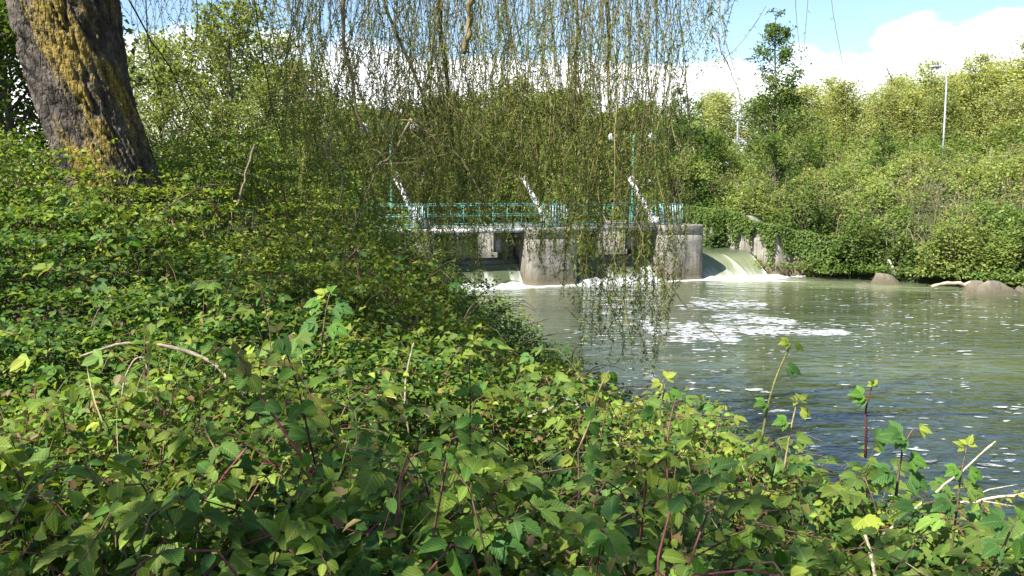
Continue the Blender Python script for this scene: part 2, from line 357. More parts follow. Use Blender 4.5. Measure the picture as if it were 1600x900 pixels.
def mat_fall():
    m, N, Lk, o = mat('falling_water'); at = N('ShaderNodeAttribute', attribute_name='col'); sp = N('ShaderNodeSeparateColor'); Lk(at.outputs['Color'], sp.inputs[0])
    uv = N('ShaderNodeUVMap'); mpp = N('ShaderNodeMapping'); mpp.inputs['Scale'].default_value = (4.5, .5, 1); Lk(uv.outputs[0], mpp.inputs[0])
    n = N('ShaderNodeTexNoise'); n.inputs['Scale'].default_value = 3; n.inputs['Detail'].default_value = 7; n.inputs['Roughness'].default_value = .65; Lk(mpp.outputs[0], n.inputs[0])
    a = N('ShaderNodeMath', operation='MULTIPLY_ADD'); Lk(n.outputs[0], a.inputs[0]); a.inputs[1].default_value = 1.2; Lk(sp.outputs[1], a.inputs[2])
    fo = N('ShaderNodeMapRange'); Lk(a.outputs[0], fo.inputs[0]); fo.inputs[1].default_value = .7; fo.inputs[2].default_value = 1.35; fo.inputs[4].default_value = .92
    c = N('ShaderNodeMix', data_type='RGBA'); Lk(sp.outputs[0], c.inputs[0]); c.inputs[6].default_value = (.05, .065, .035, 1); c.inputs[7].default_value = (.15, .17, .095, 1)
    c2 = N('ShaderNodeMix', data_type='RGBA'); Lk(fo.outputs[0], c2.inputs[0]); Lk(c.outputs[2], c2.inputs[6]); c2.inputs[7].default_value = (.5, .53, .46, 1)
    p = N('ShaderNodeBsdfPrincipled'); Lk(c2.outputs[2], p.inputs[0]); p.inputs['Roughness'].default_value = .18; p.inputs['IOR'].default_value = 1.33
    b = N('ShaderNodeBump'); b.inputs['Distance'].default_value = .06; Lk(n.outputs[0], b.inputs['Height']); Lk(b.outputs[0], p.inputs['Normal']); Lk(p.outputs[0], o.inputs[0]); return m
def mat_foam(name='foam', holes=0.0):
    m, N, Lk, o = mat(name); tcn = N('ShaderNodeTexCoord'); n = N('ShaderNodeTexNoise'); n.inputs['Scale'].default_value = 14; n.inputs['Detail'].default_value = 5; Lk(tcn.outputs['Object'], n.inputs[0])
    p = N('ShaderNodeBsdfPrincipled'); p.inputs[0].default_value = (.37, .385, .38, 1); p.inputs['Roughness'].default_value = .9
    b = N('ShaderNodeBump'); b.inputs['Strength'].default_value = .5; b.inputs['Distance'].default_value = .03; Lk(n.outputs[0], b.inputs['Height']); Lk(b.outputs[0], p.inputs['Normal'])
    # bubbles are thin: water shows through the foam in places
    nb = N('ShaderNodeTexNoise'); nb.inputs['Scale'].default_value = 7; nb.inputs['Detail'].default_value = 7; nb.inputs['Roughness'].default_value = .7; Lk(tcn.outputs['Object'], nb.inputs[0])
    mr = N('ShaderNodeMapRange'); Lk(nb.outputs[0], mr.inputs[0]); mr.inputs[1].default_value = .36; mr.inputs[2].default_value = .56; mr.inputs[3].default_value = holes; mr.inputs[4].default_value = 0
    tr = N('ShaderNodeBsdfTransparent'); x = N('ShaderNodeMixShader'); Lk(mr.outputs[0], x.inputs[0]); Lk(p.outputs[0], x.inputs[1]); Lk(tr.outputs[0], x.inputs[2]); Lk(x.outputs[0], o.inputs[0]); return m
M_SOIL = mat_soil(); M_CONC = mat_concrete(); M_BARK = mat_bark(); M_WATER = mat_water('river_water'); M_FALL = mat_fall(); M_FOAM = mat_foam(); M_FOAM_THIN = mat_foam('thin_foam', .85)
M_ROCK = mat_concrete('rock', (.26, .225, .175), (.12, .10, .08), (.08, .068, .04))

# ------------------------------------------------------------------ lie of the land
C0 = np.array([6.95, 40.1]); WU = np.array([.934, .358]); WV = np.array([-.358, .934])   # weir frame: along the weir, upstream
def W(u, v, z): q = C0 + u * WU + v * WV; return np.array([q[0], q[1], z])
NEAR = np.array([(60, -60), (22, -22), (11, -6), (8, 0), (5.9, 4), (4.3, 7), (2.75, 10), (1.4, 14), (.9, 18), (.3, 21.5), (-1.4, 28), (-3.4, 35), (-4.4, 39), (-6, 43), (-16, 69), (-22, 90)], float)
FAR = np.array([(90, 8), (40, 24), (26, 31), (20.5, 35.5), (18.6, 38.4), (17, 39.8), (14.6, 41.9), (12.4, 42.8), (10.8, 46.9), (1, 74), (-4, 92)], float)
def poly_dist(x, y, L):
    best = np.full(x.shape, 1e9)
    for (a, b) in zip(L[:-1], L[1:]):
        d = b - a; t = np.clip(((x - a[0]) * d[0] + (y - a[1]) * d[1]) / (d @ d), 0, 1)
        best = np.minimum(best, np.hypot(x - a[0] - t * d[0], y - a[1] - t * d[1]))
    return best
RIV = np.concatenate([NEAR, FAR[::-1]])
def inside(x, y):
    r = np.zeros(x.shape, bool); n = len(RIV); j = n - 1
    for i in range(n):
        (xi, yi), (xj, yj) = RIV[i], RIV[j]
        c = ((yi > y) != (yj > y)) & (x < (xj - xi) * (y - yi) / (yj - yi + 1e-12) + xi)
        r ^= c; j = i
    return r
def land(x, y):
    """signed distance inland, near-side flag"""
    x = np.asarray(x, float); y = np.asarray(y, float)
    dn, df = poly_dist(x, y, NEAR), poly_dist(x, y, FAR); ins = inside(x, y)
    return np.where(ins, -np.minimum(dn, df), np.minimum(dn, df)), dn < df
def canopy(x, y, d=None):
    """height of the leaf surface of the near bank"""
    if d is None: d, _ = land(x, y)
    f = np.interp(d, [-1.5, 0, 1.2, 2.7, 4.5, 6, 9, 20, 60], [-.3, .55, 1.3, 2.15, 2.72, 3.05, 3.3, 3.6, 4.5])
    sh = 1.15 * np.maximum(sstep(6.5, 12, y) * sstep(1.5, 5, d), .87 * sstep(4.4, 8.4, y) * sstep(4.4, 6.4, d) * (1 - sstep(11, 13, y)))
    step = .75 * sstep(6.3, 7.9, np.asarray(y, float)) * sstep(.3, -1.1, np.asarray(x, float)) * (1 - sstep(15, 22, np.asarray(y, float))) * sstep(2.6, 4.4, d)
    bulge = .5 * np.exp(-((np.asarray(x) + 3.6) / 1.7) ** 2) * sstep(8.5, 11.5, np.asarray(y, float)) * (1 - sstep(19, 25, np.asarray(y, float)))
    return f + np.maximum(sh, step) + bulge
def lumps(x, y):
    a = .2 + .45 * sstep(6.5, 11, np.asarray(y, float))
    return a * fbm(np.asarray(x) * .9, np.asarray(y) * .9, None, 3, 3) + .05 * vnoise(np.asarray(x) * 4, np.asarray(y) * 4, None, 9)
def ground_near(x, y, d=None):
    if d is None: d, _ = land(x, y)
    y = np.asarray(y, float)
    return canopy(x, y, d) - (.62 + .95 * sstep(6.5, 12, y) * sstep(1.5, 5, d))
def ground_far(d): return np.interp(d, [0, .5, 2, 5, 10, 14, 30, 120, 600], [-.1, .35, 1.3, 2.8, 4.5, 5.0, 5.2, 5.5, 8])
def ground(x, y):
    d, near = land(x, y)
    zl = np.where(near, ground_near(x, y, d), ground_far(d))
    return np.where(d < 0, -.1 - .9 * sstep(0, 2.5, -d), zl) + .08 * fbm(np.asarray(x) * .5, np.asarray(y) * .5, None, 21, 3)

# one ground sheet, fine near the picture and coarse out to the horizon
def axis(a, b, fine, lo, hi, grow=1.25):
    xs = list(np.arange(a, b + 1e-6, fine)); s = fine
    while xs[-1] < hi: s *= grow; xs.append(xs[-1] + s)
    s = fine; L = [a]
    while L[-1] > lo: s *= grow; L.append(L[-1] - s)
    return np.array(L[:0:-1] + xs)
gx = axis(-16, 30, .45, -900, 900); gy = axis(-4, 60, .45, -500, 1500)
X, Y = np.meshgrid(gx, gy); Z = ground(X, Y)
G = Geo(); nx, ny = len(gx), len(gy)
ii = (np.arange(ny - 1)[:, None] * nx + np.arange(nx - 1)[None]).ravel()
G.add(np.stack([X, Y, Z], -1), np.stack([ii, ii + 1, ii + nx + 1, ii + nx], 1))
tag(G.build('ground', M_SOIL, smooth=True), 'dark soil of the river banks under the vegetation', None, None, 'structure')

# water below the weir: vertex colour red = milky, green = foam
wx = np.concatenate([np.arange(-6, 24, .2), np.arange(24, 95, 2.5)]); wy = np.concatenate([np.arange(-60, 6, 2.5), np.arange(6, 45, .2)])
X, Y = np.meshgrid(wx, wy)
U = (X - C0[0]) * WU[0] + (Y - C0[1]) * WU[1]; V = (X - C0[0]) * WV[0] + (Y - C0[1]) * WV[1]
foam = np.zeros_like(X); milk = np.zeros_like(X)
gate = ((U > -4.5) & (U < .3)) | ((U > -11) & (U < -6.4))
foam += .85 * np.exp(-np.maximum(0, (-.2 - V)) / .9) * (sstep(-11.5, -10.5, U) - sstep(6.2, 7, U)) * (V < 1.6)
foam += .55 * np.exp(-np.maximum(0, (.3 - V)) / 2.0) * sstep(1.8, 2.6, U) * (1 - sstep(5.6, 6.6, U))
# plume that sweeps from the spillway along the far bank to the right
cl = 41.0 - .42 * np.maximum(0, X - 11.5) - .012 * np.maximum(0, X - 11.5) ** 2
pl = np.exp(-((Y - cl + 1.2) / 2.0) ** 2) * sstep(7.5, 10.5, X) * (1 - sstep(16, 22, X))
milk += .30 * sstep(11, 24, Y) * (.7 + .5 * fbm(X * .12, Y * .3, None, 55, 3)) + .75 * pl + .4 * np.exp(-np.maximum(0, -V) / 1.8) * sstep(-11, -9, U) * (1 - sstep(6, 8, U))
foam += .36 * pl * (.5 + .5 * vnoise(X * .4, Y * 2.2, None, 5))
for k, (y0, sl, ln, am) in enumerate([(33.2, -.10, 1.0, .40), (31.6, -.05, 1.0, .42), (30.4, .04, 1.0, .36)]):
    c = y0 + sl * (X - 15) + .35 * np.sin(X * .6 + k * 2)
    foam += am * np.exp(-((Y - c) / .22) ** 2) * sstep(11, 13, X) * (1 - sstep(21, 24, X))
G = Geo(); n1, n2 = len(wx), len(wy); ii = (np.arange(n2 - 1)[:, None] * n1 + np.arange(n1 - 1)[None]).ravel()
G.add(np.stack([X, Y, np.zeros_like(X)], -1), np.stack([ii, ii + 1, ii + n1 + 1, ii + n1], 1), np.stack([milk, np.clip(foam, 0, 1), foam * 0], -1).reshape(-1, 3))
tag(G.build('river_water', M_WATER), 'murky green river below the weir', None, None, 'structure')
# water held above the weir
G = Geo()
for ua_, ub_, va_ in ((-16, 2.1, 1.55), (2.1, 9, 3.9)):
    us = np.linspace(ua_, ub_, 26); vs = np.linspace(va_, 48, 48)
    Q = np.array([[W(u, v, 1.13) for u in us] for v in vs]); ii = (np.arange(47)[:, None] * 26 + np.arange(25)[None]).ravel()
    G.add(Q, np.stack([ii, ii + 1, ii + 27, ii + 26], 1), (0, 0, 0))
tag(G.build('upper_water', M_WATER), 'still green river above the weir', None, None, 'structure')

# ------------------------------------------------------------------ the weir with its foot bridge
def wpts(a): a = np.asarray(a, float); q = C0 + a[:, :1] * WU + a[:, 1:2] * WV; return np.concatenate([q, a[:, 2:3]], 1)
BOXF = np.array([(0, 3, 2, 1), (4, 5, 6, 7), (0, 1, 5, 4), (1, 2, 6, 5), (2, 3, 7, 6), (3, 0, 4, 7)])
def wbox(G, u0, u1, v0, v1, z0, z1, col=(.3, .3, .3), m=0):
    G.add(wpts([(u0, v0, z0), (u1, v0, z0), (u1, v1, z0), (u0, v1, z0), (u0, v0, z1), (u1, v0, z1), (u1, v1, z1), (u0, v1, z1)]), BOXF, col, None, m)
def wtube(G, pts, r, sides=8, col=(.3, .3, .3), cap=True): tubes(G, wpts(pts), np.full(len(pts), r) if np.isscalar(r) else np.asarray(r), sides, col, 0, cap)
weir = empty('weir', W(-2, 1, 0), 'grey concrete river weir with three piers and teal railed foot bridge', 'weir')
def child(G, name, m, parent=weir, smooth=False):
    o = G.build(name, m, None, smooth); o.parent = parent
    o.matrix_parent_inverse = Matrix.Translation(-parent.location) if parent.parent is None else Matrix.Identity(4)
    return o
def pier(u0, u1, v0, v1, ztop, name='pier', rc=.42):
    # plan with rounded downstream corners
    pl = []
    for a in np.linspace(180, 270, 7): pl.append((u0 + rc + rc * math.cos(math.radians(a)), v0 + rc + rc * math.sin(math.radians(a))))
    for q in np.linspace(u0 + rc, u1 - rc, 6)[1:-1]: pl.append((q, v0))
    for a in np.linspace(270, 360, 7): pl.append((u1 - rc + rc * math.cos(math.radians(a)), v0 + rc + rc * math.sin(math.radians(a))))
    for q in np.linspace(v0 + rc, v1, 6)[1:]: pl.append((u1, q))
    for q in np.linspace(v1, v0 + rc, 6)[:-1]: pl.append((u0, q))
    pl = np.array(pl); c = pl.mean(0); n = len(pl)
    zs = [-1.2, .04, .07, .2, .5, .8, 1.1, 1.4, 1.7, ztop - .46, ztop - .43, ztop - .40, ztop - .05, ztop - .012, ztop]
    off = [.04, .045, .0, 0, 0, 0, 0, 0, 0, 0, -.035, .012, .02, .02, -.03]
    G = Geo(); R = []
    for z, o_ in zip(zs, off):
        d = pl - c; L = np.linalg.norm(d, axis=1, keepdims=True)
        nn = .018 * fbm(pl[:, 0] * 2.5, pl[:, 1] * 2.5, np.full(n, z * 2.5), 31, 3)[:, None]
        q = pl + d / L * (o_ + nn)
        zz = np.full((n, 1), z) + (0.012 * vnoise(pl[:, 0] * 3, pl[:, 1] * 3, None, 8)[:, None] if ztop - .5 < z < ztop - .1 else 0)
        R.append(np.concatenate([q, zz], 1))
    G.add(wpts(np.concatenate(R)), [np.stack([k * n + np.arange(n), k * n + (np.arange(n) + 1) % n, (k + 1) * n + (np.arange(n) + 1) % n, (k + 1) * n + np.arange(n)], 1) for k in range(len(zs) - 1)] + [np.arange((len(zs) - 1) * n, len(zs) * n)[None]])
    return child(G, name, M_CONC)
pier(0, 2.155, 0, 7, 2.5); pier(-6.57, -4.27, 0, 7, 2.44); pier(-13.2, -10.84, -.3, 7, 2.44)
TEAL = (.085, .27, .225); WHITE = (.62, .63, .64)
G = Geo(); wbox(G, -13, .3, .75, 2.9, 2.30, 2.52, (.33, .33, .32)); child(G, 'deck', M_CONC)
G = Geo(); wbox(G, -13, .02, .69, .75, 2.27, 2.46, (.36, .37, .38)); child(G, 'edge_beam', M_PAINT)
# gates: curved steel leaf with a round beam on top, water slipping under and over it
for (a, b) in ((-4.27, 0), (-10.84, -6.57)):
    g = Geo(); prof = [(1.35 + .42 * math.sin(t) , 1.02 - 1.5 * (1 - math.cos(t)) * .7) for t in np.linspace(0, 1.5, 9)]
    pts = []
    for (v, z) in prof: pts += [(a + .03, 3.0 - v, z), (b - .03, 3.0 - v, z)]
    g.add(wpts(pts), np.array([(2 * i, 2 * i + 1, 2 * i + 3, 2 * i + 2) for i in range(8)]), (.06, .065, .06))
    go = child(g, 'sluice_gate', M_PAINT)
    g = Geo(); wtube(g, [(a + .04, 1.5, .98), (b - .04, 1.5, .98)], .17, 14, (.045, .05, .05)); child(g, 'top_beam', M_PAINT)
    # side guide of pale concrete at the right end of each opening and its bracket
    g = Geo(); wbox(g, b - .62, b - .06, 1.9, 2.5, .9, 2.28, (.5, .5, .48)); child(g, 'guide_block', M_CONC)
    g = Geo(); wbox(g, b - .95, b - .68, 1.8, 2.1, 1.35, 2.2, (.32, .33, .33)); child(g, 'control_box', M_PAINT)
# crane-like white lifting arms, leaning upstream from the piers
for (u, v) in ((.05, .9), (-5.3, .95), (-11.1, .9)):
    a = wpts([(u, v, 2.5)])[0]; b = wpts([(u - .85, v + 1.1, 4.62)])[0]
    g = Geo(); d = b - a; s = nrm(np.cross(d, (0, 1, 0))) * .13; t = nrm(np.cross(s, d)) * .13
    K = 8; V_ = []
    for k in range(K):
        q = a + d * k / (K - 1); w = 1 - .35 * k / (K - 1)
        V_ += [q - s * w - t * w, q + s * w - t * w, q + s * w + t * w, q - s * w + t * w]
    fs = [(4 * k + j, 4 * k + (j + 1) % 4, 4 * k + 4 + (j + 1) % 4, 4 * k + 4 + j) for k in range(K - 1) for j in range(4)] + [(3, 2, 1, 0), (4 * K - 4, 4 * K - 3, 4 * K - 2, 4 * K - 1)]
    g.add(np.array(V_), np.array(fs), WHITE); ao = child(g, 'lifting_arm', M_PAINT)
    g = Geo(); wbox(g, u - .3, u + .3, v - .12, v + .4, 2.525, 2.85, WHITE); child(g, 'arm_foot', M_PAINT)
    g = Geo(); wtube(g, [(u - .79, v + .84, 4.62), (u - .79, v + 1.18, 4.62)], .1, 10, (.45, .46, .47)); child(g, 'pulley', M_PAINT)
# railings: posts and rails are parts of each railing
def railing(v, ua, ub, zb, zt, step=1.28):
    rail = empty('railing', (0, 0, 0)); rail.parent = weir; rail.matrix_parent_inverse = Matrix.Translation(-weir.location)
    def sub(G, name): o = G.build(name, M_PAINT, rail); return o
    for z, r in ((zt, .028), (zb + .52 * (zt - zb), .022), (zb + .07, .02)):
        G = Geo(); wtube(G, [(ua, v, z), ((ua + ub) / 2, v, z), (ub, v, z)], r, 8, TEAL); sub(G, 'rail')
    n = int(round((ub - ua) / step))
    for i in range(n + 1):
        u = ua + (ub - ua) * i / n; G = Geo(); wtube(G, [(u, v, zb), (u, v, zt + .01)], .026, 6, TEAL); sub(G, 'post')
    return rail
railing(.82, -14.6, 1.25, 2.521, 3.42); railing(2.8, -14.6, 1.4, 2.521, 3.47)
# closed barrier panels of upright bars over the piers
for (u0, u1, sk) in ((.1, 1.28, -.12), (-5.75, -4.5, 0), (-11.7, -10.9, 0)):
    pan = empty('barrier_panel', (0, 0, 0)); pan.parent = weir; pan.matrix_parent_inverse = Matrix.Translation(-weir.location)
    G = Geo(); wtube(G, [(u0, .7, 2.56), (u1, .7, 2.56)], .022, 6, TEAL); G.build('frame_rail', M_PAINT, pan)
    G = Geo(); wtube(G, [(u0, .7, 3.46), (u1, .7, 3.46)], .022, 6, TEAL); G.build('frame_rail', M_PAINT, pan)
    for u in (u0, u1): G = Geo(); wtube(G, [(u, .7, 2.53), (u, .7, 3.48)], .026, 6, TEAL); G.build('frame_post', M_PAINT, pan)
    n = 9
    for i in range(n):
        u = u0 + (u1 - u0) * (i + .7) / (n + .4); G = Geo(); wbox(G, u - .018, u + .018, .69, .71, 2.57, 3.45, (.42, .55, .60))
        o = G.build('bar', M_PAINT, pan)
        if sk:
            me = o.data; 
            for vv in me.vertices:
                k = (vv.co.z - 2.57) * sk * (1 - .5 * i / n); vv.co.x += k * WU[0]; vv.co.y += k * WU[1]
# spillway: smooth ogee of water between the right pier and the wing wall
G = Geo(); nu, nv = 40, 26
prof = [(4.2, 1.135), (3.4, 1.13), (2.9, 1.12), (2.5, 1.09)] + [(2.5 - 2.15 * t, 1.09 - 1.12 * t ** 1.75) for t in np.linspace(.05, 1, nv - 4)]
us = np.linspace(2.16, 5.93, nu); V_ = []; uvs = []; cs = []
for k, (v, z) in enumerate(prof):
    t = max(0, (k - 3) / (nv - 4))
    for u in us:
        w = .03 * vnoise(u * 2.2, t * 1.2, None, 4) * t + .07 * np.exp(-((u - 4.1 - .55 * t) / .12) ** 2) * sstep(.2, .4, t)
        V_.append((u, v - .5 * w, z + w)); uvs.append((u / 4, t))
        streak = .5 * np.exp(-((u - 4.15 - .5 * t) / .16) ** 2) * sstep(.15, .35, t) + .65 * np.exp(-((u - 5.9) / .12) ** 2) * sstep(.1, .4, t)
        cs.append((.25 + .75 * sstep(.1, .55, t), -.15 + .5 * t ** 2.5 + float(streak), 0))
ii = (np.arange(nv - 1)[:, None] * nu + np.arange(nu - 1)[None]).ravel()
G.add(wpts(V_), np.stack([ii, ii + 1, ii + nu + 1, ii + nu], 1), np.array(cs), uvs)
tag(G.build('spillway_water', M_FALL, smooth=True), 'smooth green water sliding over the spillway', None, None, 'structure')
# water falling past the gates
for gi, (a, b) in enumerate(((-4.25, -.02), (-10.82, -6.6))):
    G = Geo(); nu = 50; us = np.linspace(a, b, nu); V_ = []; uvs = []; cs = []
    for k, t in enumerate(np.linspace(0, 1, 10)):
        for u in us:
            s = vnoise(u * 1.7, 3.1 + gi * 5, None, 6)
            w = .10 * vnoise(u * 3, t * 1.5, None, 7) * t
            V_.append((u, 1.42 - .75 * t ** 1.3 + w, .86 - .9 * t)); uvs.append((u / 4, t * .8)); cs.append((.12, -.2 + .6 * t + .38 * s + (.35 if (u > b - .55) else 0), 0))
    ii = (np.arange(9)[:, None] * nu + np.arange(nu - 1)[None]).ravel()
    G.add(wpts(V_), np.stack([ii, ii + 1, ii + nu + 1, ii + nu], 1), np.array(cs), uvs)
    tag(G.build('gate_waterfall', M_FALL, smooth=True), 'thin white water falling below the gate beam', None, None, 'structure')
# sill closing the weir below the upper water
G = Geo(); wbox(G, -10.9, 0.1, 3.2, 4.6, -1.2, .95); wbox(G, 2.1, 6.2, 3.0, 4.4, -1.2, 1.0); child(G, 'sill', M_CONC)
# boiling foam at the foot of the falls
G = Geo()
for (u0, u1, vc, hh, wd) in ((-10.9, -6.5, .1, .20, .8), (-4.35, .05, .15, .24, .8), (2.1, 6.6, .1, .13, .55), (6.6, 9.2, -.35, .07, .35), (-6.6, -4.2, -.35, .05, .22), (-.1, 2.3, -.35, .04, .22)):
    nu, nv = int((u1 - u0) * 12), 14; us = np.linspace(u0, u1, nu); vs = np.linspace(-1, 1, nv); UU, VV = np.meshgrid(us, vs)
    ed = np.clip((1 - np.abs((UU - u0) / (u1 - u0) * 2 - 1)) * 6, 0, 1)
    hgt = hh * (1 - VV ** 2) * (.55 + .6 * fbm(UU * 3.2, VV * 1.8 + u0, None, 17, 3)) * ed - .02
    ii = (np.arange(nv - 1)[:, None] * nu + np.arange(nu - 1)[None]).ravel()
    G.add(wpts(np.stack([UU, vc + VV * wd * (1 + .3 * vnoise(UU * 1.5, VV * 0, None, 3)), hgt], -1).reshape(-1, 3)), np.stack([ii, ii + 1, ii + nu + 1, ii + nu], 1))
tag(G.build('boiling_foam', M_FOAM, smooth=True), 'white foam churning at the foot of the weir', 'foam', None, 'stuff')
# drifting foam: flat flakes that gather in a raft and scatter as specks
G = Geo(); r2 = np.random.default_rng(5)
def flakes(cx, cy, sx, sy, zr=(.006, .02)):
    n = len(cx); k = 9; th = np.arange(k) / k * 2 * np.pi
    rr = .6 + .5 * r2.random((n, k)); a = r2.normal(0, .25, n)
    ex = rr * np.cos(th) * sx[:, None]; ey = rr * np.sin(th) * sy[:, None]
    x = cx[:, None] + ex * np.cos(a)[:, None] - ey * np.sin(a)[:, None]; y = cy[:, None] + ex * np.sin(a)[:, None] + ey * np.cos(a)[:, None]
    z = np.broadcast_to(r2.uniform(*zr, n)[:, None], x.shape)
    rim = np.stack([x, y, z], -1); mid = np.stack([cx, cy, z[:, 0] + .008], -1)[:, None]
    v = np.concatenate([rim, mid], 1); b = np.arange(n)[:, None, None] * (k + 1)
    j = np.arange(k); f = np.stack([j, (j + 1) % k, np.full(k, k)], 1)
    G.add(v.reshape(-1, 3), (b + f[None]).reshape(-1, 3), (.8, .8, .8))
def on_water(px, py): 
    pts = np.array([P(a, b, 1.0) for a, b in zip(px, py)]); t = CAMZ / (CAMZ - pts[:, 2]); return pts[:, 0] * t, t
# raft: swept tongues given by their outline on the water
def tongue(p0, p1, w0, w1, n):
    t = r2.random(n) ** .8; px = p0[0] + (p1[0] - p0[0]) * t; py = p0[1] + (p1[1] - p0[1]) * t + r2.normal(0, 1, n) * (w0 + (w1 - w0) * t)
    x, y = on_water(px, py); flakes(x, y, r2.uniform(.05, .28, n), r2.uniform(.03, .15, n))
tongue((1050, 512), (1322, 521), 7, 1.5, 330); tongue((1110, 494), (1240, 504), 6, 1.5, 150); tongue((1040, 524), (1150, 530), 7, 3, 120); tongue((1060, 478), (1195, 476), 6, 2, 110)
tongue((940, 475), (1040, 520), 8, 8, 60)
n = 1250; px = r2.uniform(880, 1700, n); py = 505 + 330 * r2.random(n) ** 1.7
keep = (vnoise(px / 60, py / 22, None, 12) > .02) & (r2.random(n) < np.interp(px, [880, 1100, 1400, 1600, 1700], [.35, .9, .9, .75, .7])) & (py < 720 + 90 * r2.random(n))
x, y = on_water(px[keep], py[keep]); m = len(x); sz = np.exp(r2.normal(-3.3, .5, m)); flakes(x, y, sz * 1.9, sz * .8)
n = 260; px = r2.uniform(1080, 1600, n); py = r2.uniform(445, 520, n); x, y = on_water(px, py); sz = np.exp(r2.normal(-3.1, .4, n)); flakes(x, y, sz * 1.6, sz)
tag(G.build('drifting_foam', M_FOAM_THIN), 'scattered white foam flakes drifting on the river', 'foam', None, 'stuff')
# wing wall of the far bank
G = Geo(); line = [W(5.94, 9, 0)[:2], W(5.94, 4, 0)[:2], W(5.98, .3, 0)[:2], W(6.15, .05, 0)[:2], np.array([13.4, 42.55]), np.array([14.7, 42.0]), np.array([15.6, 42.3])]
line = np.array(line); pts = []
for a, b in zip(line[:-1], line[1:]):
    m = max(2, int(np.hypot(*(b - a)) / .25)); pts += [a + (b - a) * k / m for k in range(m)]
pts = np.array(pts + [line[-1]]); tn = nrm(np.gradient(pts, axis=0)); nl = np.stack([-tn[:, 1], tn[:, 0]], 1)   # left of travel = away from the river
top = np.interp(np.arange(len(pts)), [0, len(pts) * .45, len(pts) * .62, len(pts) - 1], [3.1, 2.95, 2.5, 1.7]) + .12 * vnoise(pts[:, 0] * 1.5, pts[:, 1] * 1.5, None, 2)
rows = []
for k, f in enumerate(np.linspace(0, 1, 12)):
    z = -1 + (top + 1) * f; bulge = .07 * fbm(pts[:, 0] * 1.4, pts[:, 1] * 1.4, z * 1.6, 40, 4)
    q = pts + nl * (bulge[:, None] + .10 * f); rows.append(np.concatenate([q, z[:, None]], 1))
q = pts + nl * .7; rows.append(np.concatenate([q, top[:, None]], 1)); q = pts + nl * .72; rows.append(np.concatenate([q, top[:, None] * 0 - 1], 1))
n = len(pts); ii = (np.arange(len(rows) - 1)[:, None] * n + np.arange(n - 1)[None]).ravel()
G.add(np.concatenate(rows), np.stack([ii, ii + 1, ii + n + 1, ii + n], 1))
WPTS, WTOP, WNL = pts, top, nl
tag(G.build('wing_wall', mat_concrete('old_concrete', (.26, .24, .205), (.11, .10, .085), (.12, .085, .045)), smooth=True), 'crumbling grey concrete wing wall overgrown with ivy beside the spillway', 'wall')
# ---- lamps
def globe_lamp(base, h, arms, label):
    L = empty('globe_lamp', base, label, 'lamp', 'twin globe lamps on the weir')
    G = Geo(); tubes(G, [(0, 0, 0), (0, 0, .5), (0, 0, h * .5), (0, 0, h)], [.075, .06, .05, .04], 10, TEAL, 0, True); G.build('post', M_PAINT, L)
    G = Geo(); tubes(G, [(0, 0, 0), (0, 0, .06)], [.16, .16], 12, TEAL, 0, True); G.build('base_plate', M_PAINT, L)
    for ax in arms:
        t = np.linspace(0, 1, 8); p = np.stack([ax * t, 0 * t, h - .12 + .22 * np.sin(t * 2.6) - .06 * t], 1)
        G = Geo(); tubes(G, p, .022, 6, TEAL, 0, True); a = G.build('arm', M_PAINT, L)
        G = Geo(); th = np.linspace(0.05, math.pi - .05, 10); ph = np.arange(16) / 16 * 2 * np.pi
        e = p[-1] + np.array([0, 0, -.02]); R = .19
        v = np.array([[(e[0] + R * math.sin(a_) * math.cos(b_), e[1] + R * math.sin(a_) * math.sin(b_), e[2] + R * math.cos(a_)) for b_ in ph] for a_ in th])
        ii = np.array([(i * 16 + j, i * 16 + (j + 1) % 16, (i + 1) * 16 + (j + 1) % 16, (i + 1) * 16 + j) for i in range(9) for j in range(16)])
        G.add(v, [ii, np.arange(16)[None, ::-1], np.arange(144, 160)[None]], (.85, .86, .86)); G.build('globe', M_PAINT, L, True)
b = P(988, 345, 41.6); b[2] = 2.522; globe_lamp(b, 4.1, (-1.0, .82), 'teal lamp post with two white globes over the right pier')
b = P(612, 345, 36.6); b[2] = 2.3; globe_lamp(b, 4.4, (-1.05, .98), 'teal lamp post with two white globes at the hidden end of the weir')
# street lights on the road behind the far bank
def street_light(px, ytop, ybase, Yd, side, head, label):
    b = P(px, ybase + 20, Yd); t = P(px, ytop, Yd); b[2] = float(ground(np.array(b[0]), np.array(b[1]))) - .1; h = t[2] - b[2]
    L = empty('street_light', b, label, 'street light', 'street lights beyond the far bank')
    col = (.55, .58, .62)
    k = [(0, 0, 0), (0, 0, h * .5), (0, 0, h - .9)] + [(side * head * s, 0, h - .9 + .9 * math.sin(s * math.pi / 2)) for s in (.12, .3, .55, .8, 1)]
    G = Geo(); tubes(G, k, [.075, .065, .058, .055, .05, .045, .04, .035], 10, col, 0, True); G.build('pole', attr_steel, L)
    G = Geo(); e = np.array(k[-1]); tubes(G, [e + (-side * .1, 0, .0), e + (side * .15, 0, .06), e + (side * .5, 0, .05), e + (side * .75, 0, .0)], [.05, .10, .11, .04], 10, (.35, .37, .40), 0, True); G.build('lamp_head', attr_steel, L)
    G = Geo(); tubes(G, [(0, 0, .0), (0, 0, .8)], [.17, .17], 10, col, 0, True); G.build('pole_base', attr_steel, L)
attr_steel = attr_mat('galvanised_steel', .4, .5, .05, 12, .35)
street_light(1472, 105, 243, 66, -1, .55, 'tall grey street light with a curved arm before the wood')
street_light(1151, 92, 247, 70, 1, .3, 'tall grey street light beside the slender tree')
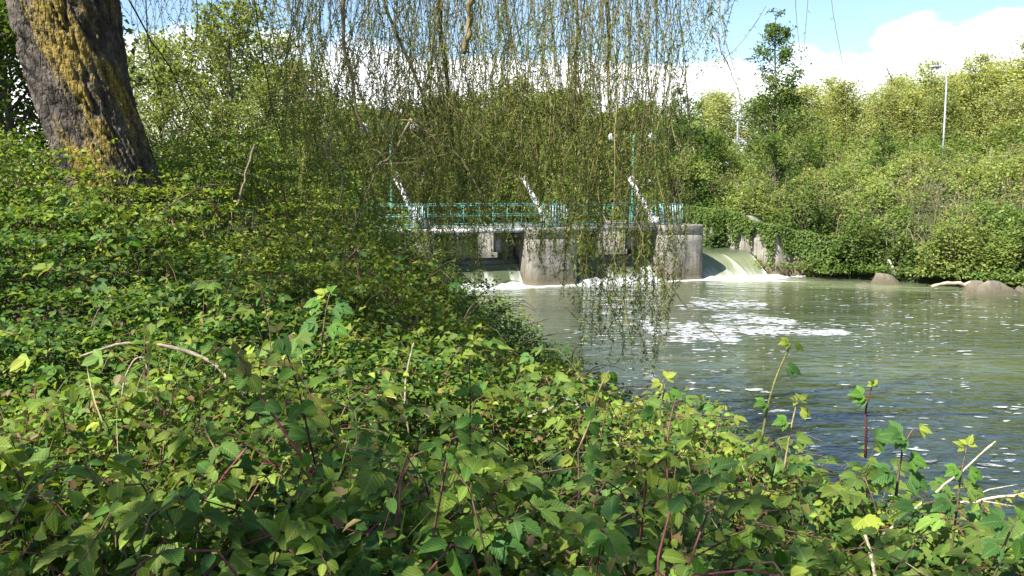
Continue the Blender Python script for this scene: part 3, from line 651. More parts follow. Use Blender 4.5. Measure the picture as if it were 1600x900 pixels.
# ------------------------------------------------------------------ weeping willow on the near bank
wr = np.random.default_rng(11)
TB = P(192, 330, 9.6); tb0 = TB.copy()
willow = empty('willow_tree', (tb0[0], tb0[1], 2.6), 'old weeping willow with thick leaning lichen covered trunk and hanging branches', 'tree')
def wchild(G, name, m, smooth=False):
    o = G.build(name, m, willow, smooth); o.matrix_parent_inverse = Matrix.Translation(-willow.location); return o
# trunk axis follows the lean: pixel centres of the trunk at depth ~9.6
ctrl = [P(205, 400, 9.6), P(178, 290, 9.6), P(152, 200, 9.6), P(126, 110, 9.6), P(106, 20, 9.6), P(90, -70, 9.6), P(78, -170, 9.6)]
wid = [178, 134, 132, 137, 145, 150, 156]
cz = np.array([c[2] for c in ctrl]); o_ = np.argsort(cz); nz_, na_ = 230, 190
zz = np.linspace(cz.min(), cz.max(), nz_); ax = np.interp(zz, cz[o_], np.array([c[0] for c in ctrl])[o_]); ay = np.interp(zz, cz[o_], np.array([c[1] for c in ctrl])[o_])
ax = np.convolve(np.pad(ax, 20, 'edge'), np.ones(41) / 41, 'valid'); 
R0 = np.interp(zz, cz[o_], (np.array(wid) / 2 * 9.6 / F)[o_]); R0 = np.convolve(np.pad(R0, 20, 'edge'), np.ones(41) / 41, 'valid')
A = np.arange(na_) / na_ * 2 * np.pi; AA, ZZ = np.meshgrid(A, zz)
tw = AA + .42 * (ZZ - 4)          # furrows wind round the trunk
cx_, sx_ = np.cos(tw), np.sin(tw)
flute = .055 * np.cos(3 * tw + 1.1) + .04 * np.cos(5 * tw + 2.2 + .5 * ZZ) + .05 * fbm(cx_ * 1.3, sx_ * 1.3, ZZ * .7, 50, 3)
rid = 1 - np.abs(fbm(cx_ * 3.1, sx_ * 3.1, ZZ * 1.15, 60, 3)) * 1.9
rid2 = 1 - np.abs(fbm(cx_ * 8.5, sx_ * 8.5, ZZ * 3.4, 70, 3)) * 1.6
bark = -.055 * np.clip(rid, 0, 1) ** 4 - .042 * np.clip(rid2, 0, 1) ** 2.5 + .012 * fbm(cx_ * 20, sx_ * 20, ZZ * 11, 80, 2)
# a raised smooth rib of regrown wood that runs down the trunk
dr = np.angle(np.exp(1j * (tw - 4.15))); bark += .06 * np.exp(-(dr / .17) ** 2) - .07 * np.exp(-((dr + .3) / .09) ** 2)
RR = R0[:, None] * (1 + flute) + bark
ridge = np.clip(1 - .8 * np.clip(rid, 0, 1) ** 3 - .4 * np.clip(rid2, 0, 1) ** 2, 0, 1)
lich = .5 + .62 * fbm(cx_ * 2.0, sx_ * 2.0, ZZ * .8, 90, 3) - .75 * (1 - ridge) + .2 * np.cos(AA - 4.4) - .6 * np.exp(-(dr / .15) ** 2)
Vt = np.stack([ax[:, None] + RR * np.cos(AA), ay[:, None] + RR * np.sin(AA), ZZ], -1)
i = np.arange(nz_ - 1)[:, None]; j = np.arange(na_)[None]
G = Geo(); q0 = i * na_ + j; q1 = i * na_ + (j + 1) % na_
G.add(Vt, np.stack([q0, q1, q1 + na_, q0 + na_], -1).reshape(-1, 4), np.stack([ridge, np.clip(lich, 0, 1), 0 * lich], -1).reshape(-1, 3))
wchild(G, 'trunk', M_BARK, True)
TOP = np.array([ax[-1], ay[-1], zz[-1]])
# limbs arch out above the picture and carry the hanging branches
BARKC = (.085, .07, .05)
def limb(pts, r0, r1, name='limb', col=BARKC, n=16):
    pts = np.array(pts, float); t = np.linspace(0, 1, len(pts)); s = np.linspace(0, 1, n)
    q = np.stack([np.interp(s, t, pts[:, k]) for k in range(3)], 1); 
    k = np.ones(3) / 3; q[1:-1] = (q[:-2] + q[1:-1] + q[2:]) / 3
    q += .05 * np.stack([fbm(s * 5, s * 0 + a + pts[0, 0], None, 5, 2) for a in (1.3, 4.7, 9.1)], 1) * np.sin(np.pi * s)[:, None]
    G = Geo(); tubes(G, q, np.linspace(r0, r1, n), 9, col, 0, True); return wchild(G, name, M_WOOD, True)
for (e, h) in (((3.2, 10.5), 9.0), ((1.0, 12.5), 9.4), ((-1.2, 9.2), 8.8), ((-3.4, 12.5), 9.6), ((-8.5, 8.5), 9.0), ((-7.5, 13), 9.5), ((-5.5, 5.5), 8.8)):
    m = (TOP + np.array([e[0], e[1], h])) / 2; m[2] = h + .3
    limb([TOP - (0, 0, .5), TOP * .7 + m * .3 + (0, 0, .5), m, (e[0], e[1], h - .3)], .30, .05)
# thick hanging limbs seen inside the curtain
for (pp, r0, r1, Yd, cl) in (
    ([(682, -160), (684, 0), (690, 70), (700, 150), (703, 240), (708, 290)], .034, .016, 10.2, (.055, .045, .03)),
    ([(560, -120), (600, 0), (640, 95), (672, 200), (690, 262)], .022, .012, 10.6, (.06, .05, .035)),
    ([(742, -120), (738, 0), (733, 30), (726, 62), (723, 84)], .036, .03, 8.8, (.2, .16, .075)),
    ([(950, -120), (952, 0), (950, 60), (946, 110), (955, 190)], .022, .008, 9.4, (.12, .10, .05)),
    ([(898, -120), (903, 0), (896, 80), (900, 160)], .018, .008, 9.8, (.12, .11, .05)),
    ([(530, -100), (538, 0), (541, 90), (556, 170), (575, 215)], .022, .012, 9.0, (.2, .165, .08)),
    ([(575, 215), (612, 262), (628, 300), (590, 350)], .012, .006, 9.0, (.2, .165, .08)),
    ([(640, 186), (668, 205), (690, 230), (722, 245), (742, 290), (770, 330)], .014, .008, 9.2, (.22, .185, .11)),
    ([(520, 205), (506, 232), (528, 256), (536, 300), (520, 345)], .012, .006, 8.6, (.22, .185, .11)),
    ([(640, 190), (610, 240), (585, 275), (560, 320), (545, 380)], .012, .006, 8.8, (.2, .17, .09)),
    ([(385, -60), (398, 20), (410, 100), (425, 180), (446, 240)], .011, .006, 11.5, (.09, .075, .05)),
    ([(178, -40), (215, 20), (258, 95), (300, 170), (330, 230)], .012, .004, 10.6, (.07, .06, .04)),
    ([(225, -60), (232, 60), (238, 130), (262, 190), (300, 215)], .008, .004, 11.0, (.07, .06, .04)),
    ([(882, 478), (912, 503), (930, 515), (948, 522)], .010, .006, 9.4, (.40, .31, .13)),
    ([(1040, 438), (1085, 490), (1130, 540), (1150, 556)], .007, .003, 8.4, (.16, .13, .07)),
    ([(1118, 50), (1140, 100), (1155, 150), (1160, 190)], .006, .003, 8.0, (.2, .14, .1)),
):
    limb([P(a, b, Yd) for a, b in pp], r0, r1, 'branch', cl, 14)
# hanging twigs, one object for each of the largest 300
LEAFC = np.array([(.12, .17, .032), (.18, .215, .042), (.085, .135, .03), (.2, .16, .055)])
TWC = np.array([(.22, .18, .07), (.13, .115, .05), (.28, .23, .11), (.10, .085, .05)])
def strand_geo(G, p0, p1, sway, dens, rad, leafy, r, big=1):
    K = 14; s = np.linspace(0, 1, K)
    L = np.linalg.norm(p1 - p0)
    q = p0 + (p1 - p0) * s[:, None]
    ph = r.uniform(0, 6, 4); w = np.sin(np.pi * s) * sway
    q[:, 0] += w * np.sin(s * r.uniform(1.5, 5) + ph[0]) + .018 * np.sin(s * L * 5 + ph[1]); q[:, 1] += w * np.sin(s * r.uniform(1.5, 5) + ph[2]) + .018 * np.sin(s * L * 4 + ph[3])
    tubes(G, q, np.linspace(rad, rad * .4, K), 3, TWC[r.integers(0, 4)] * r.uniform(.8, 1.2), 0)
    n = int(L * dens * (1.2 if big == 1 else 1.15))
    if n < 1: return
    t = r.random(n) ** leafy; 
    pos = np.stack([np.interp(t, s, q[:, k]) for k in range(3)], 1)
    az = r.uniform(0, 2 * np.pi, n); dn = r.uniform(-1.6, .1, n)
    d = np.stack([np.cos(az), np.sin(az), dn], 1); up = np.stack([-np.cos(az) * .3, -np.sin(az) * .3, np.ones(n)], 1) + r.normal(0, .5, (n, 3))
    c = jit(LEAFC[r.choice(4, n, p=[.4, .3, .18, .12])], n, .22, r)
    leaves(G, pos, d, up, r.uniform(.03, .072, n) * big, r.uniform(.008, .0145, n) * big, QUAD, c, 1)
specs = []
def group(n, pxa, pxb, ya, yb, Ya, Yb, y0a=-260, y0b=-40, sway=.2, dens=32, drift=26, leafy=.55):
    for _ in range(n):
        px = wr.uniform(pxa, pxb); Yd = wr.uniform(Ya, Yb)
        specs.append((px + wr.normal(0, drift), wr.uniform(y0a, y0b), px, wr.uniform(ya, yb), Yd, sway, dens, leafy))
group(62, 900, 1055, 400, 590, 8.5, 11.5, dens=30); group(78, 660, 905, 330, 480, 8.5, 12.5); group(105, 640, 1075, 180, 400, 8.5, 12.5); group(95, 640, 1090, 40, 260, 8.5, 13)
group(90, 430, 650, 110, 330, 9, 13, drift=35, sway=.2); group(40, 440, 660, 260, 400, 9, 12, drift=45, sway=.25, dens=20)
group(70, 430, 1000, 150, 400, 8.5, 12.5, y0a=-60, y0b=200, drift=110, sway=.5, dens=22); group(40, 430, 660, 180, 360, 9, 12.5, dens=40, drift=40, sway=.3)
group(55, 190, 430, 40, 210, 9.5, 13.5, drift=30, dens=18); group(26, 1075, 1135, 25, 130, 8, 11, dens=26)
group(180, 560, 1075, 230, 440, 8.5, 12.5, y0a=0, y0b=230, dens=40, drift=25, sway=.18); group(36, 935, 1055, 430, 575, 8.8, 11, y0a=260, y0b=430, dens=44, drift=12)
group(90, 540, 720, 200, 380, 8.5, 12, y0a=60, y0b=260, dens=26, drift=50, sway=.3)
# a few long bare whips to the right of the curtain, leafless but for a dead tuft
for (a, b, c, d, Yd, de) in ((1252, -120, 1255, 205, 7.5, 3), (1247, -120, 1250, 120, 7.5, 3), (1298, -120, 1330, 245, 7.2, 3), (1385, 105, 1388, 175, 7.2, 60), (1120, -60, 1140, 105, 8, 16), (1128, 0, 1150, 150, 8, 8)):
    specs.append((a, b, c, d, Yd, .05, de, .7))
# more of the crown above and beside the picture: it throws the dappled shade
crown = []
for _ in range(420):
    x, y = wr.uniform(-11, 4.5), wr.uniform(4, 15); crown.append((np.array([x, y, wr.uniform(8.3, 9.6)]), np.array([x + wr.normal(0, .2), y + wr.normal(0, .2), max(4.3 + .2165 * y, wr.uniform(6.4, 7.9))])))
len_px = [abs(min(900, s[3]) - max(0, s[1])) for s in specs]; order = np.argsort(len_px)[::-1]
Grest = Geo()
for rank, k in enumerate(order):
    a, b, c, d, Yd, sw, de, lf = specs[k]
    p0, p1 = P(a, b, Yd), P(c, d, Yd + wr.normal(0, .15))
    if rank < 300:
        G = Geo(); strand_geo(G, p0, p1, sw, de, wr.uniform(.0032, .0075), lf, wr); wchild(G, 'hanging_branch', [M_TWIG, M_LEAF])
    else: strand_geo(Grest, p0, p1, sw, de, wr.uniform(.003, .006), lf, wr)
for _ in range(1150):
    x, y = wr.uniform(-8.6, -3.0), wr.uniform(2.8, 11.5); z0 = 4.25 + .2165 * y
    c_ = np.array([x, y, 8.0]); tk = np.array([-4.55, 9.6, 5.2]); v_ = c_ - tk; off = np.linalg.norm(v_ - sun_dir * (v_ @ sun_dir))
    if off < 1.25 and wr.random() < .85: continue
    if x < -5.4 and y < 7.6: continue
    if vnoise(np.array(x * .8), np.array(y * .8), None, 33) < -.4: continue
    crown.append((np.array([x, y, wr.uniform(8, 9.8)]), np.array([x + wr.normal(0, .2), y + wr.normal(0, .2), max(z0, wr.uniform(6.0, 8.2))])))
for p0, p1 in crown: strand_geo(Grest, p0, p1, .15, 20, .006, .9, wr, 2.6)
tag(wchild(Grest, 'hanging_branches', [M_TWIG, M_LEAF]), None, None, None, 'stuff')
# ------------------------------------------------------------------ near bank vegetation
nr = np.random.default_rng(23)
GREEN = np.array((.07, .15, .022)); YOUNG = np.array((.235, .285, .038)); RED = np.array((.15, .075, .035)); DEEP = np.array((.038, .09, .018)); BLUE = np.array((.058, .13, .03))
STEMR = np.array((.15, .045, .05)); STEMB = np.array((.13, .075, .045)); STRAW = np.array((.42, .34, .19))
def sample_near(n, y0, y1, margin=1.25, dmin=.15, ref=3.0, power=1.6):
    """points on the near bank, denser towards the camera"""
    out = []
    while sum(map(len, out)) < n:
        k = n * 3; y = nr.uniform(y0, y1, k); x = nr.uniform(-1, 1, k) * (y * 800 / F * margin + 1.0)
        w = np.minimum(1, (ref / np.maximum(y, .5)) ** power) * (1 if True else 0)
        d, near = land(x, y); ok = (nr.random(k) < w) & near & (d > dmin)
        out.append(np.stack([x, y, d], 1)[ok])
    return np.concatenate(out)[:n]
def make_shoots(n, base, tipz, length, lean, droop, r=nr, K=9):
    """arching stems: base points (n,3), tip height -> (n,K,3)"""
    az = r.uniform(0, 2 * np.pi, n); s = np.linspace(0, 1, K)
    ln = lean * r.uniform(.3, 1.3, n)
    h = (tipz - base[:, 2])
    zc = np.sin(s[None] * (np.pi / 2 + droop * r.uniform(0, 1, n)[:, None])) 
    q = np.zeros((n, K, 3)); q[:, :, 2] = base[:, 2:3] + h[:, None] * zc
    hor = ln[:, None] * s[None] ** 1.4
    q[:, :, 0] = base[:, 0:1] + hor * np.cos(az)[:, None]; q[:, :, 1] = base[:, 1:2] + hor * np.sin(az)[:, None]
    q += .012 * r.normal(size=q.shape) * s[None, :, None]
    return q
def shoot_leaves(q, nodes, start, r=nr, size=.05, tipred=.5, young=.45, asp=.74):
    """opposite leaves along shoots -> pos, dir, up, L, W, col, t"""
    n, K, _ = q.shape; s = np.linspace(0, 1, K); t = np.linspace(start, 1, nodes)
    pos = []; tan = []
    for tt in t:
        f = tt * (K - 1); i = min(K - 2, int(f)); a = f - i
        pos.append(q[:, i] * (1 - a) + q[:, i + 1] * a); tan.append(q[:, i + 1] - q[:, i])
    pos = np.stack(pos, 1); tan = nrm(np.stack(tan, 1))           # (n,nodes,3)
    side = nrm(np.cross(tan, np.array([.05, .07, 1.]))); up = np.cross(side, tan)
    alt = (np.arange(nodes) % 2)[None, :, None]; rollv = r.normal(0, .35, (n, nodes, 1))
    base_dir = np.where(alt == 0, side, side * .45 + up * .3 + rollv * up)
    P_, D_, U_, L_, T_ = [], [], [], [], []
    for sg in (-1, 1):
        d = base_dir * sg + tan * r.uniform(.15, .75, (n, nodes, 1)) + np.array([0, 0, -1.]) * r.uniform(-.05, .75, (n, nodes, 1)) + r.normal(0, .22, (n, nodes, 3))
        P_.append(pos + nrm(d) * .008); D_.append(d); U_.append(np.array([-.12, -.32, 1.]) + r.normal(0, .38, (n, nodes, 3)))
        sz = np.reshape(size, (-1, 1)) * (1 - .62 * sstep(.72, 1.02, t))[None] * r.uniform(.7, 1.25, (n, nodes)); L_.append(sz); T_.append(np.broadcast_to(t, (n, nodes)))
    pos = np.stack(P_, 2).reshape(-1, 3); d = np.stack(D_, 2).reshape(-1, 3); u = np.stack(U_, 2).reshape(-1, 3); L = np.stack(L_, 2).reshape(-1); T = np.stack(T_, 2).reshape(-1)
    m = len(pos); hue = np.repeat(np.clip(r.random(n) * .75 + .125 + .3 * vnoise(q[:, 0, 0] * 1.1, q[:, 0, 1] * 1.1, None, 90), 0, 1), nodes * 2); 
    yv = np.clip(young * (T ** 1.5) * 1.25 + r.normal(0, .17, m) + (hue - .5) * .8, 0, 1)
    c = mixc(GREEN, YOUNG, yv); rr = (T > .86) & (hue < tipred) & (r.random(m) < .75); c[rr] = c[rr] * .45 + RED * .6
    bl = (hue < .22) & (T < .7); c[bl] = c[bl] * .5 + BLUE * .5
    return pos, d, u, L, L * asp * r.uniform(.85, 1.12, m), jit(c, m, .16, r)
def bramble_leaf(G, pos, d, up, L, col, r=nr, mats=(1,), tm=SER):
    """compound leaves: three serrated leaflets"""
    n = len(pos); d = nrm(d); rt = nrm(np.cross(d, up))
    for ang, sc, off in ((0, 1.0, .30), (1.0, .82, .12), (-1.0, .82, .12)):
        dd = d * math.cos(ang) + rt * math.sin(ang) + r.normal(0, .08, (n, 3)) - np.array([0, 0, 1.]) * r.uniform(0, .35, (n, 1))
        leaves(G, pos + d * (off * L)[:, None] , dd, up + r.normal(0, .15, (n, 3)), L * sc, L * sc * .74, tm, jit(col, n, .1, r), mats[0])

# --- the carpet of leafy shoots in front
Gs = Geo()
S = sample_near(2600, 1.3, 8.6, 1.2, .4, 2.6, 1.25)
gz = ground_near(S[:, 0], S[:, 1], S[:, 2]); tip = canopy(S[:, 0], S[:, 1], S[:, 2]) + lumps(S[:, 0], S[:, 1]) + nr.normal(-.04, .085, len(S)) - .25 * (nr.random(len(S)) < .4)
tip += np.where(nr.random(len(S)) < .06, nr.uniform(.05, .22, len(S)), 0)
base = np.stack([S[:, 0], S[:, 1], gz + .1], 1)
q = make_shoots(len(S), base, tip, None, .62, 1.1)
near_i = np.where(S[:, 1] < 3.9)[0]; mid_i = np.where(S[:, 1] >= 3.9)[0]
# thirty of the nearest become things of their own
dist_c = np.hypot(S[near_i, 0], S[near_i, 1] - 2.0) + .9 * (np.abs(S[near_i, 0]) / np.maximum(S[near_i, 1], .3) > .56)
vis = near_i[(S[near_i, 1] > 1.9) & (np.abs(S[near_i, 0]) < .53 * S[near_i, 1]) & (tip[near_i] > np.sort(tip[near_i])[len(near_i) // 3])]
heroes = vis[np.argsort(S[vis, 1])[:30]]
rest = np.setdiff1d(near_i, heroes)
def stems(G, idx, m):
    n = len(idx); col = mixc(STEMR, STEMB, nr.random(n)); rad = np.linspace(.0042, .0016, q.shape[1])[None] * nr.uniform(.7, 1.25, (n, 1))
    tubes(G, q[idx][:, ::2], rad[:, ::2], 3, col, m)
stems(Gs, rest, 0); stems(Gs, mid_i, 0)
for lo_, hi_, tm_, nd_ in ((0, 2.9, OV3, 13), (2.9, 3.9, OV2, 12)):
    ii_ = rest[(S[rest, 1] >= lo_) & (S[rest, 1] < hi_)]
    a = shoot_leaves(q[ii_], nd_, .2, size=.052 * nr.choice([.72, .9, 1.0, 1.15, 1.35], len(ii_))); leaves(Gs, *a[:5], tm_, a[5], 1)
a = shoot_leaves(q[mid_i], 11, .2, size=.055 * nr.choice([.7, .9, 1.0, 1.2], len(mid_i)), young=.85); leaves(Gs, *a[:5], OV1, a[5], 1)
# understorey: darker leaves deeper in the tangle
S2 = sample_near(18500, 1.3, 9.5, 1.2, .25, 2.6, 1.0); n = len(S2)
top2 = canopy(S2[:, 0], S2[:, 1], S2[:, 2]) + lumps(S2[:, 0], S2[:, 1]); pos = np.stack([S2[:, 0], S2[:, 1], top2 - .06 - nr.exponential(.16, n)], 1)
d = unit_rand(n, nr) * (1, 1, .4); up = np.array([-.1, -.2, 1.]) + nr.normal(0, .45, (n, 3))
Lf = nr.uniform(.035, .058, n); leaves(Gs, pos, d, up, Lf, Lf * .75, OV1, jit(mixc(DEEP, YOUNG, np.clip(nr.normal(.3, .3, n), 0, 1)), n, .2, nr), 1)
tag(Gs.build('undergrowth', [M_TWIG, M_LEAF_FG]), 'carpet of leafy red stemmed shoots covering the near bank', 'undergrowth', None, 'stuff')
print('undergrowth tris', Gs.tris())
# the thirty nearest shoots: stem and single leaves as parts that share one leaf mesh per size class
leaf_protos = {}
def leaf_mesh(key, col, tm=OV3, asp=.76):
    if key not in leaf_protos:
        G = Geo(); leaves(G, np.zeros((1, 3)), np.array([[0, 1., 0]]), np.array([[0, 0, 1.]]), 1, asp, tm, np.array(col)[None], 0)
        o = G.build('leaf', M_LEAF_FG); leaf_protos[key] = o.data; bpy.data.objects.remove(o)
    return leaf_protos[key]
def leaf_obj(parent, key, col, pos, d, up, L, tm=OV3, asp=.76, name='leaf'):
    o = bpy.data.objects.new(name, leaf_mesh(key, col, tm, asp)); C.objects.link(o); o.parent = parent
    d = nrm(np.asarray(d)); r = nrm(np.cross(d, up)); n = np.cross(r, d)
    m = Matrix([[r[0] * L, d[0] * L, n[0] * L, pos[0]], [r[1] * L, d[1] * L, n[1] * L, pos[1]], [r[2] * L, d[2] * L, n[2] * L, pos[2]], [0, 0, 0, 1]])
    o.matrix_basis = m; return o
SHADES = [GREEN, GREEN * 1.25, GREEN * .5 + YOUNG * .5, YOUNG, RED * .6 + GREEN * .5, DEEP * 1.2]
for hi in heroes:
    b = q[hi, 0]; E = empty('leafy_shoot', b, 'red stemmed shoot with rounded green leaves in the thicket at the bottom edge', 'shoot', 'leafy shoots at the bottom edge')
    G = Geo(); tubes(G, q[hi] - b, np.linspace(.0048, .0018, q.shape[1]), 5, STEMR * nr.uniform(.8, 1.3)); G.build('stem', M_TWIG, E)
    a = shoot_leaves(q[hi:hi + 1], 5, .5, size=.058)
    for k in range(len(a[0])):
        T = k // 2 / 4
        kk = int(nr.choice([0, 1, 2, 5])) if T < .7 else int(nr.choice([2, 3, 3, 4]))
        leaf_obj(E, ('ov', kk), SHADES[kk], a[0][k] - b, a[1][k], a[2][k], a[3][k])

# --- shrubs behind, small leaves in layered sprays
Gm = Geo()
S = np.concatenate([sample_near(118000, 7.0, 36, 1.22, -.35, 9, 1.35), sample_near(26000, 4.3, 7.4, 1.25, 4.6, 9, 1), sample_near(45000, 9.5, 30, 1.1, -.3, 30, 1)]); n = len(S)
x, y, dd = S.T
lz = 1 + .8 * sstep(8, 20, y)
top = canopy(x, y, dd) + lumps(x, y) + .10 * vnoise(x * 2.2, y * 2.2, None, 44) + .16 * np.clip(vnoise(x * 5, y * 5, None, 45), 0, 1) ** 2
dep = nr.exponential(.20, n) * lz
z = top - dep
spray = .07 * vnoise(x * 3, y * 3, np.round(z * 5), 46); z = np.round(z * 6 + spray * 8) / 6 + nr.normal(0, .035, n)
z = np.maximum(z, .06)
d = unit_rand(n, nr) * (1, 1, .35) + np.array([.2, -.3, -.15]); up = np.array([-.1, -.1, 1.]) + nr.normal(0, .42, (n, 3))
Lf = nr.uniform(.042, .075, n) * np.maximum(1, y / 13) ** .55
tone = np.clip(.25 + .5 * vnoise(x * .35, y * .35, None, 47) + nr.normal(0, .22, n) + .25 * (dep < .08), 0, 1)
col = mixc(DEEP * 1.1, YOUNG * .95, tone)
wl = Lf * nr.uniform(.5, .72, n); col = jit(col, n, .18, nr); pz_ = np.stack([x, y, z], 1)
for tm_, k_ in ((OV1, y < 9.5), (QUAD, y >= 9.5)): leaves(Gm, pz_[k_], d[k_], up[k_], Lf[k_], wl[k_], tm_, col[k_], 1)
# their twigs
k = 700; Sx = sample_near(k, 7.5, 30, 1.1, .3, 9, 1.2); b = np.stack([Sx[:, 0], Sx[:, 1], ground_near(*Sx.T)], 1); tp = canopy(*Sx.T) + lumps(Sx[:, 0], Sx[:, 1]) + nr.normal(-.1, .12, k)
qq = make_shoots(k, b, tp, None, .8, .7); tubes(Gm, qq, np.linspace(.011, .003, 9), 4, mixc(STEMB, (.22, .18, .1), nr.random(k)), 0)
tag(Gm.build('shrub_thicket', [M_TWIG, M_LEAF]), 'dense dark green shrubs spilling down the near bank to the water', 'shrubs', None, 'stuff')
print('thicket tris', Gm.tris())
# --- brambles among the carpet, thick towards the water
Gb = Geo(); S = sample_near(760, 2.0, 9.5, 1.1, .3, 3.2, 1.1); x, y, dd = S.T
pr = np.clip(.3 + .9 * sstep(-.2, 1.6, x) + .35 * sstep(5, 8, y), 0, 1); S = S[nr.random(len(S)) < pr]; x, y, dd = S.T; n = len(S)
b = np.stack([x, y, ground_near(x, y, dd) + .05], 1); tp = canopy(x, y, dd) + lumps(x, y) + nr.normal(.03, .09, n)
qb = make_shoots(n, b, tp, None, .55, 1.2); tubes(Gb, qb, np.linspace(.005, .0022, 9), 5, mixc(STEMR, (.12, .12, .05), nr.random(n)), 0)
for t in np.linspace(.35, 1, 7):
    f = t * 8; i = min(7, int(f)); a_ = f - i; p = qb[:, i] * (1 - a_) + qb[:, i + 1] * a_
    az = nr.uniform(0, 2 * np.pi, n); d = np.stack([np.cos(az), np.sin(az), nr.uniform(-.3, .35, n)], 1)
    pet = nr.uniform(.03, .07, n); e = p + d * pet[:, None]; tubes(Gb, np.stack([p, (p + e) / 2 + (0, 0, .006), e], 1), .0013, 3, (.16, .15, .05), 0)
    up = np.array([-.15, -.35, 1.]) + nr.normal(0, .3, (n, 3)); L = nr.uniform(.05, .11, n) * (1 - .45 * (t > .9))
    cb = jit(mixc(BLUE * .95, YOUNG * .9, np.clip(nr.normal(.25 + .35 * (t > .8), .2, n), 0, 1)), n, .14, nr); 
    for tm_, k_ in ((SER, y < 4.2), (OV2, y >= 4.2)): bramble_leaf(Gb, e[k_], d[k_], up[k_], L[k_], cb[k_], tm=tm_)
tag(Gb.build('bramble_tangle', [M_TWIG, M_LEAF_FG]), 'tangle of brambles with toothed leaves along the bank edge', 'brambles', None, 'stuff')
print('bramble tris', Gb.tris())
# --- dry straw and twigs
Gd = Geo(); S = sample_near(420, 2.5, 9, 1.05, .3, 4, .8); x, y, dd = S.T
keep = (nr.random(len(S)) < np.clip(.16 + .9 * np.exp(-((x - 1.1) / .9) ** 2) * sstep(3.3, 4.3, y), 0, 1)); S = S[keep]; x, y, dd = S.T; n = len(S)
b = np.stack([x, y, canopy(x, y, dd) + lumps(x, y) - nr.uniform(.05, .35, n)], 1); az = nr.uniform(0, 2 * np.pi, n); L = nr.uniform(.12, .5, n)
e = b + np.stack([np.cos(az) * L, np.sin(az) * L, nr.uniform(-.1, .22, n)], 1); s = np.linspace(0, 1, 5)[None, :, None]
qd = b[:, None] * (1 - s) + e[:, None] * s; qd[:, :, 2] += (.07 * np.sin(np.pi * s[..., 0])) * nr.uniform(-.4, 1, (n, 1))
tubes(Gd, qd, np.linspace(.0028, .0014, 5), 4, jit(STRAW, n, .3, nr), 0)
tag(Gd.build('dry_straw', M_WOOD), 'dry pale stalks and straw caught among the brambles', 'straw', None, 'stuff')

# --- grass blades and fallen brown leaves among the stems
Gg = Geo(); S = sample_near(2600, 2.0, 9, 1.1, .2, 3.5, 1.0); x, y, dd = S.T; k_ = vnoise(x * 1.2, y * 1.2, None, 96) > .05; x, y, dd = x[k_], y[k_], dd[k_]; n = len(x)
b = np.stack([x, y, canopy(x, y, dd) + lumps(x, y) - nr.uniform(.12, .3, n)], 1)
leaves(Gg, b, np.stack([nr.normal(0, .35, n), nr.normal(0, .35, n), np.ones(n)], 1), nr.normal(0, 1, (n, 3)), nr.uniform(.12, .3, n), nr.uniform(.0035, .006, n), oval(3, [1, .9, .6], .004, .5, [.2, .5, .8]), jit(mixc(GREEN * 1.2, STRAW * .8, (nr.random(n) ** 2)), n, .2, nr))
tag(Gg.build('grass_blades', M_LEAF), 'thin grass blades growing up through the near bank leaves', 'grass', None, 'stuff')
Gl = Geo(); S = sample_near(1500, 1.8, 8, 1.1, .2, 3, 1.0); x, y, dd = S.T; n = len(S); b = np.stack([x, y, canopy(x, y, dd) + lumps(x, y) - nr.uniform(-.01, .16, n)], 1)
Lf = nr.uniform(.03, .06, n); leaves(Gl, b, unit_rand(n, nr) * (1, 1, .5), np.array([0, -.2, 1.]) + nr.normal(0, .6, (n, 3)), Lf, Lf * .6, OV2, jit(mixc((.16, .09, .04), (.26, .2, .1), nr.random(n)), n, .25, nr))
tag(Gl.build('dead_leaves', M_LEAF), 'brown withered leaves caught among the near bank shoots', 'dead leaves', None, 'stuff')

# --- single things that stand out
def stick(name, pts, r0, r1, col, label, cat, n=16, wob=.01, side=None):
    pts = np.array(pts, float); t = np.linspace(0, 1, len(pts)); s = np.linspace(0, 1, n)
    q_ = np.stack([np.interp(s, t, pts[:, k]) for k in range(3)], 1); q_[1:-1] = (q_[:-2] + 2 * q_[1:-1] + q_[2:]) / 4
    q_ += wob * np.stack([vnoise(s * 9, s * 0 + a + pts[0, 0] * 7, None, 2) for a in (1, 5, 9)], 1)
    o0 = q_[0].copy(); G = Geo(); tubes(G, q_ - o0, np.linspace(r0, r1, n) * (1 + .12 * nr.normal(size=n)), 8, col, 0, True)
    E = empty(name, o0, label, cat); G.build('stem', M_WOOD, E, True)
    for sp in (side or []):
        sp = np.array(sp, float); t = np.linspace(0, 1, len(sp)); s = np.linspace(0, 1, 9)
        qs = np.stack([np.interp(s, t, sp[:, k]) for k in range(3)], 1); G = Geo(); tubes(G, qs - o0, np.linspace(r1 * 1.0, r1 * .4, 9), 6, col, 0, True); G.build('side_twig', M_WOOD, E, True)
    return E
PALE = (.34, .28, .2)
stick('dead_branch', [P(a, b, Yd) for a, b, Yd in ((128, 556, 4.3), (175, 538, 4.25), (235, 533, 4.15), (295, 546, 4.0), (345, 572, 3.9), (375, 612, 3.8), (382, 660, 3.75))], .006, .0105, (.22, .18, .13), 'bare grey branch arching over the sunlit leaves below the willow trunk', 'branch', 22, .012)
stick('broken_branch', [P(a, b, Yd) for a, b, Yd in ((812, 656, 4.6), (850, 645, 4.5), (887, 622, 4.45), (905, 638, 4.4), (925, 650, 4.35))], .009, .007, PALE, 'pale broken branch with a sharp kink at the edge of the thicket', 'branch', 16, .006, [[P(905, 638, 4.4), P(916, 634, 4.4), P(918, 628, 4.4)]])
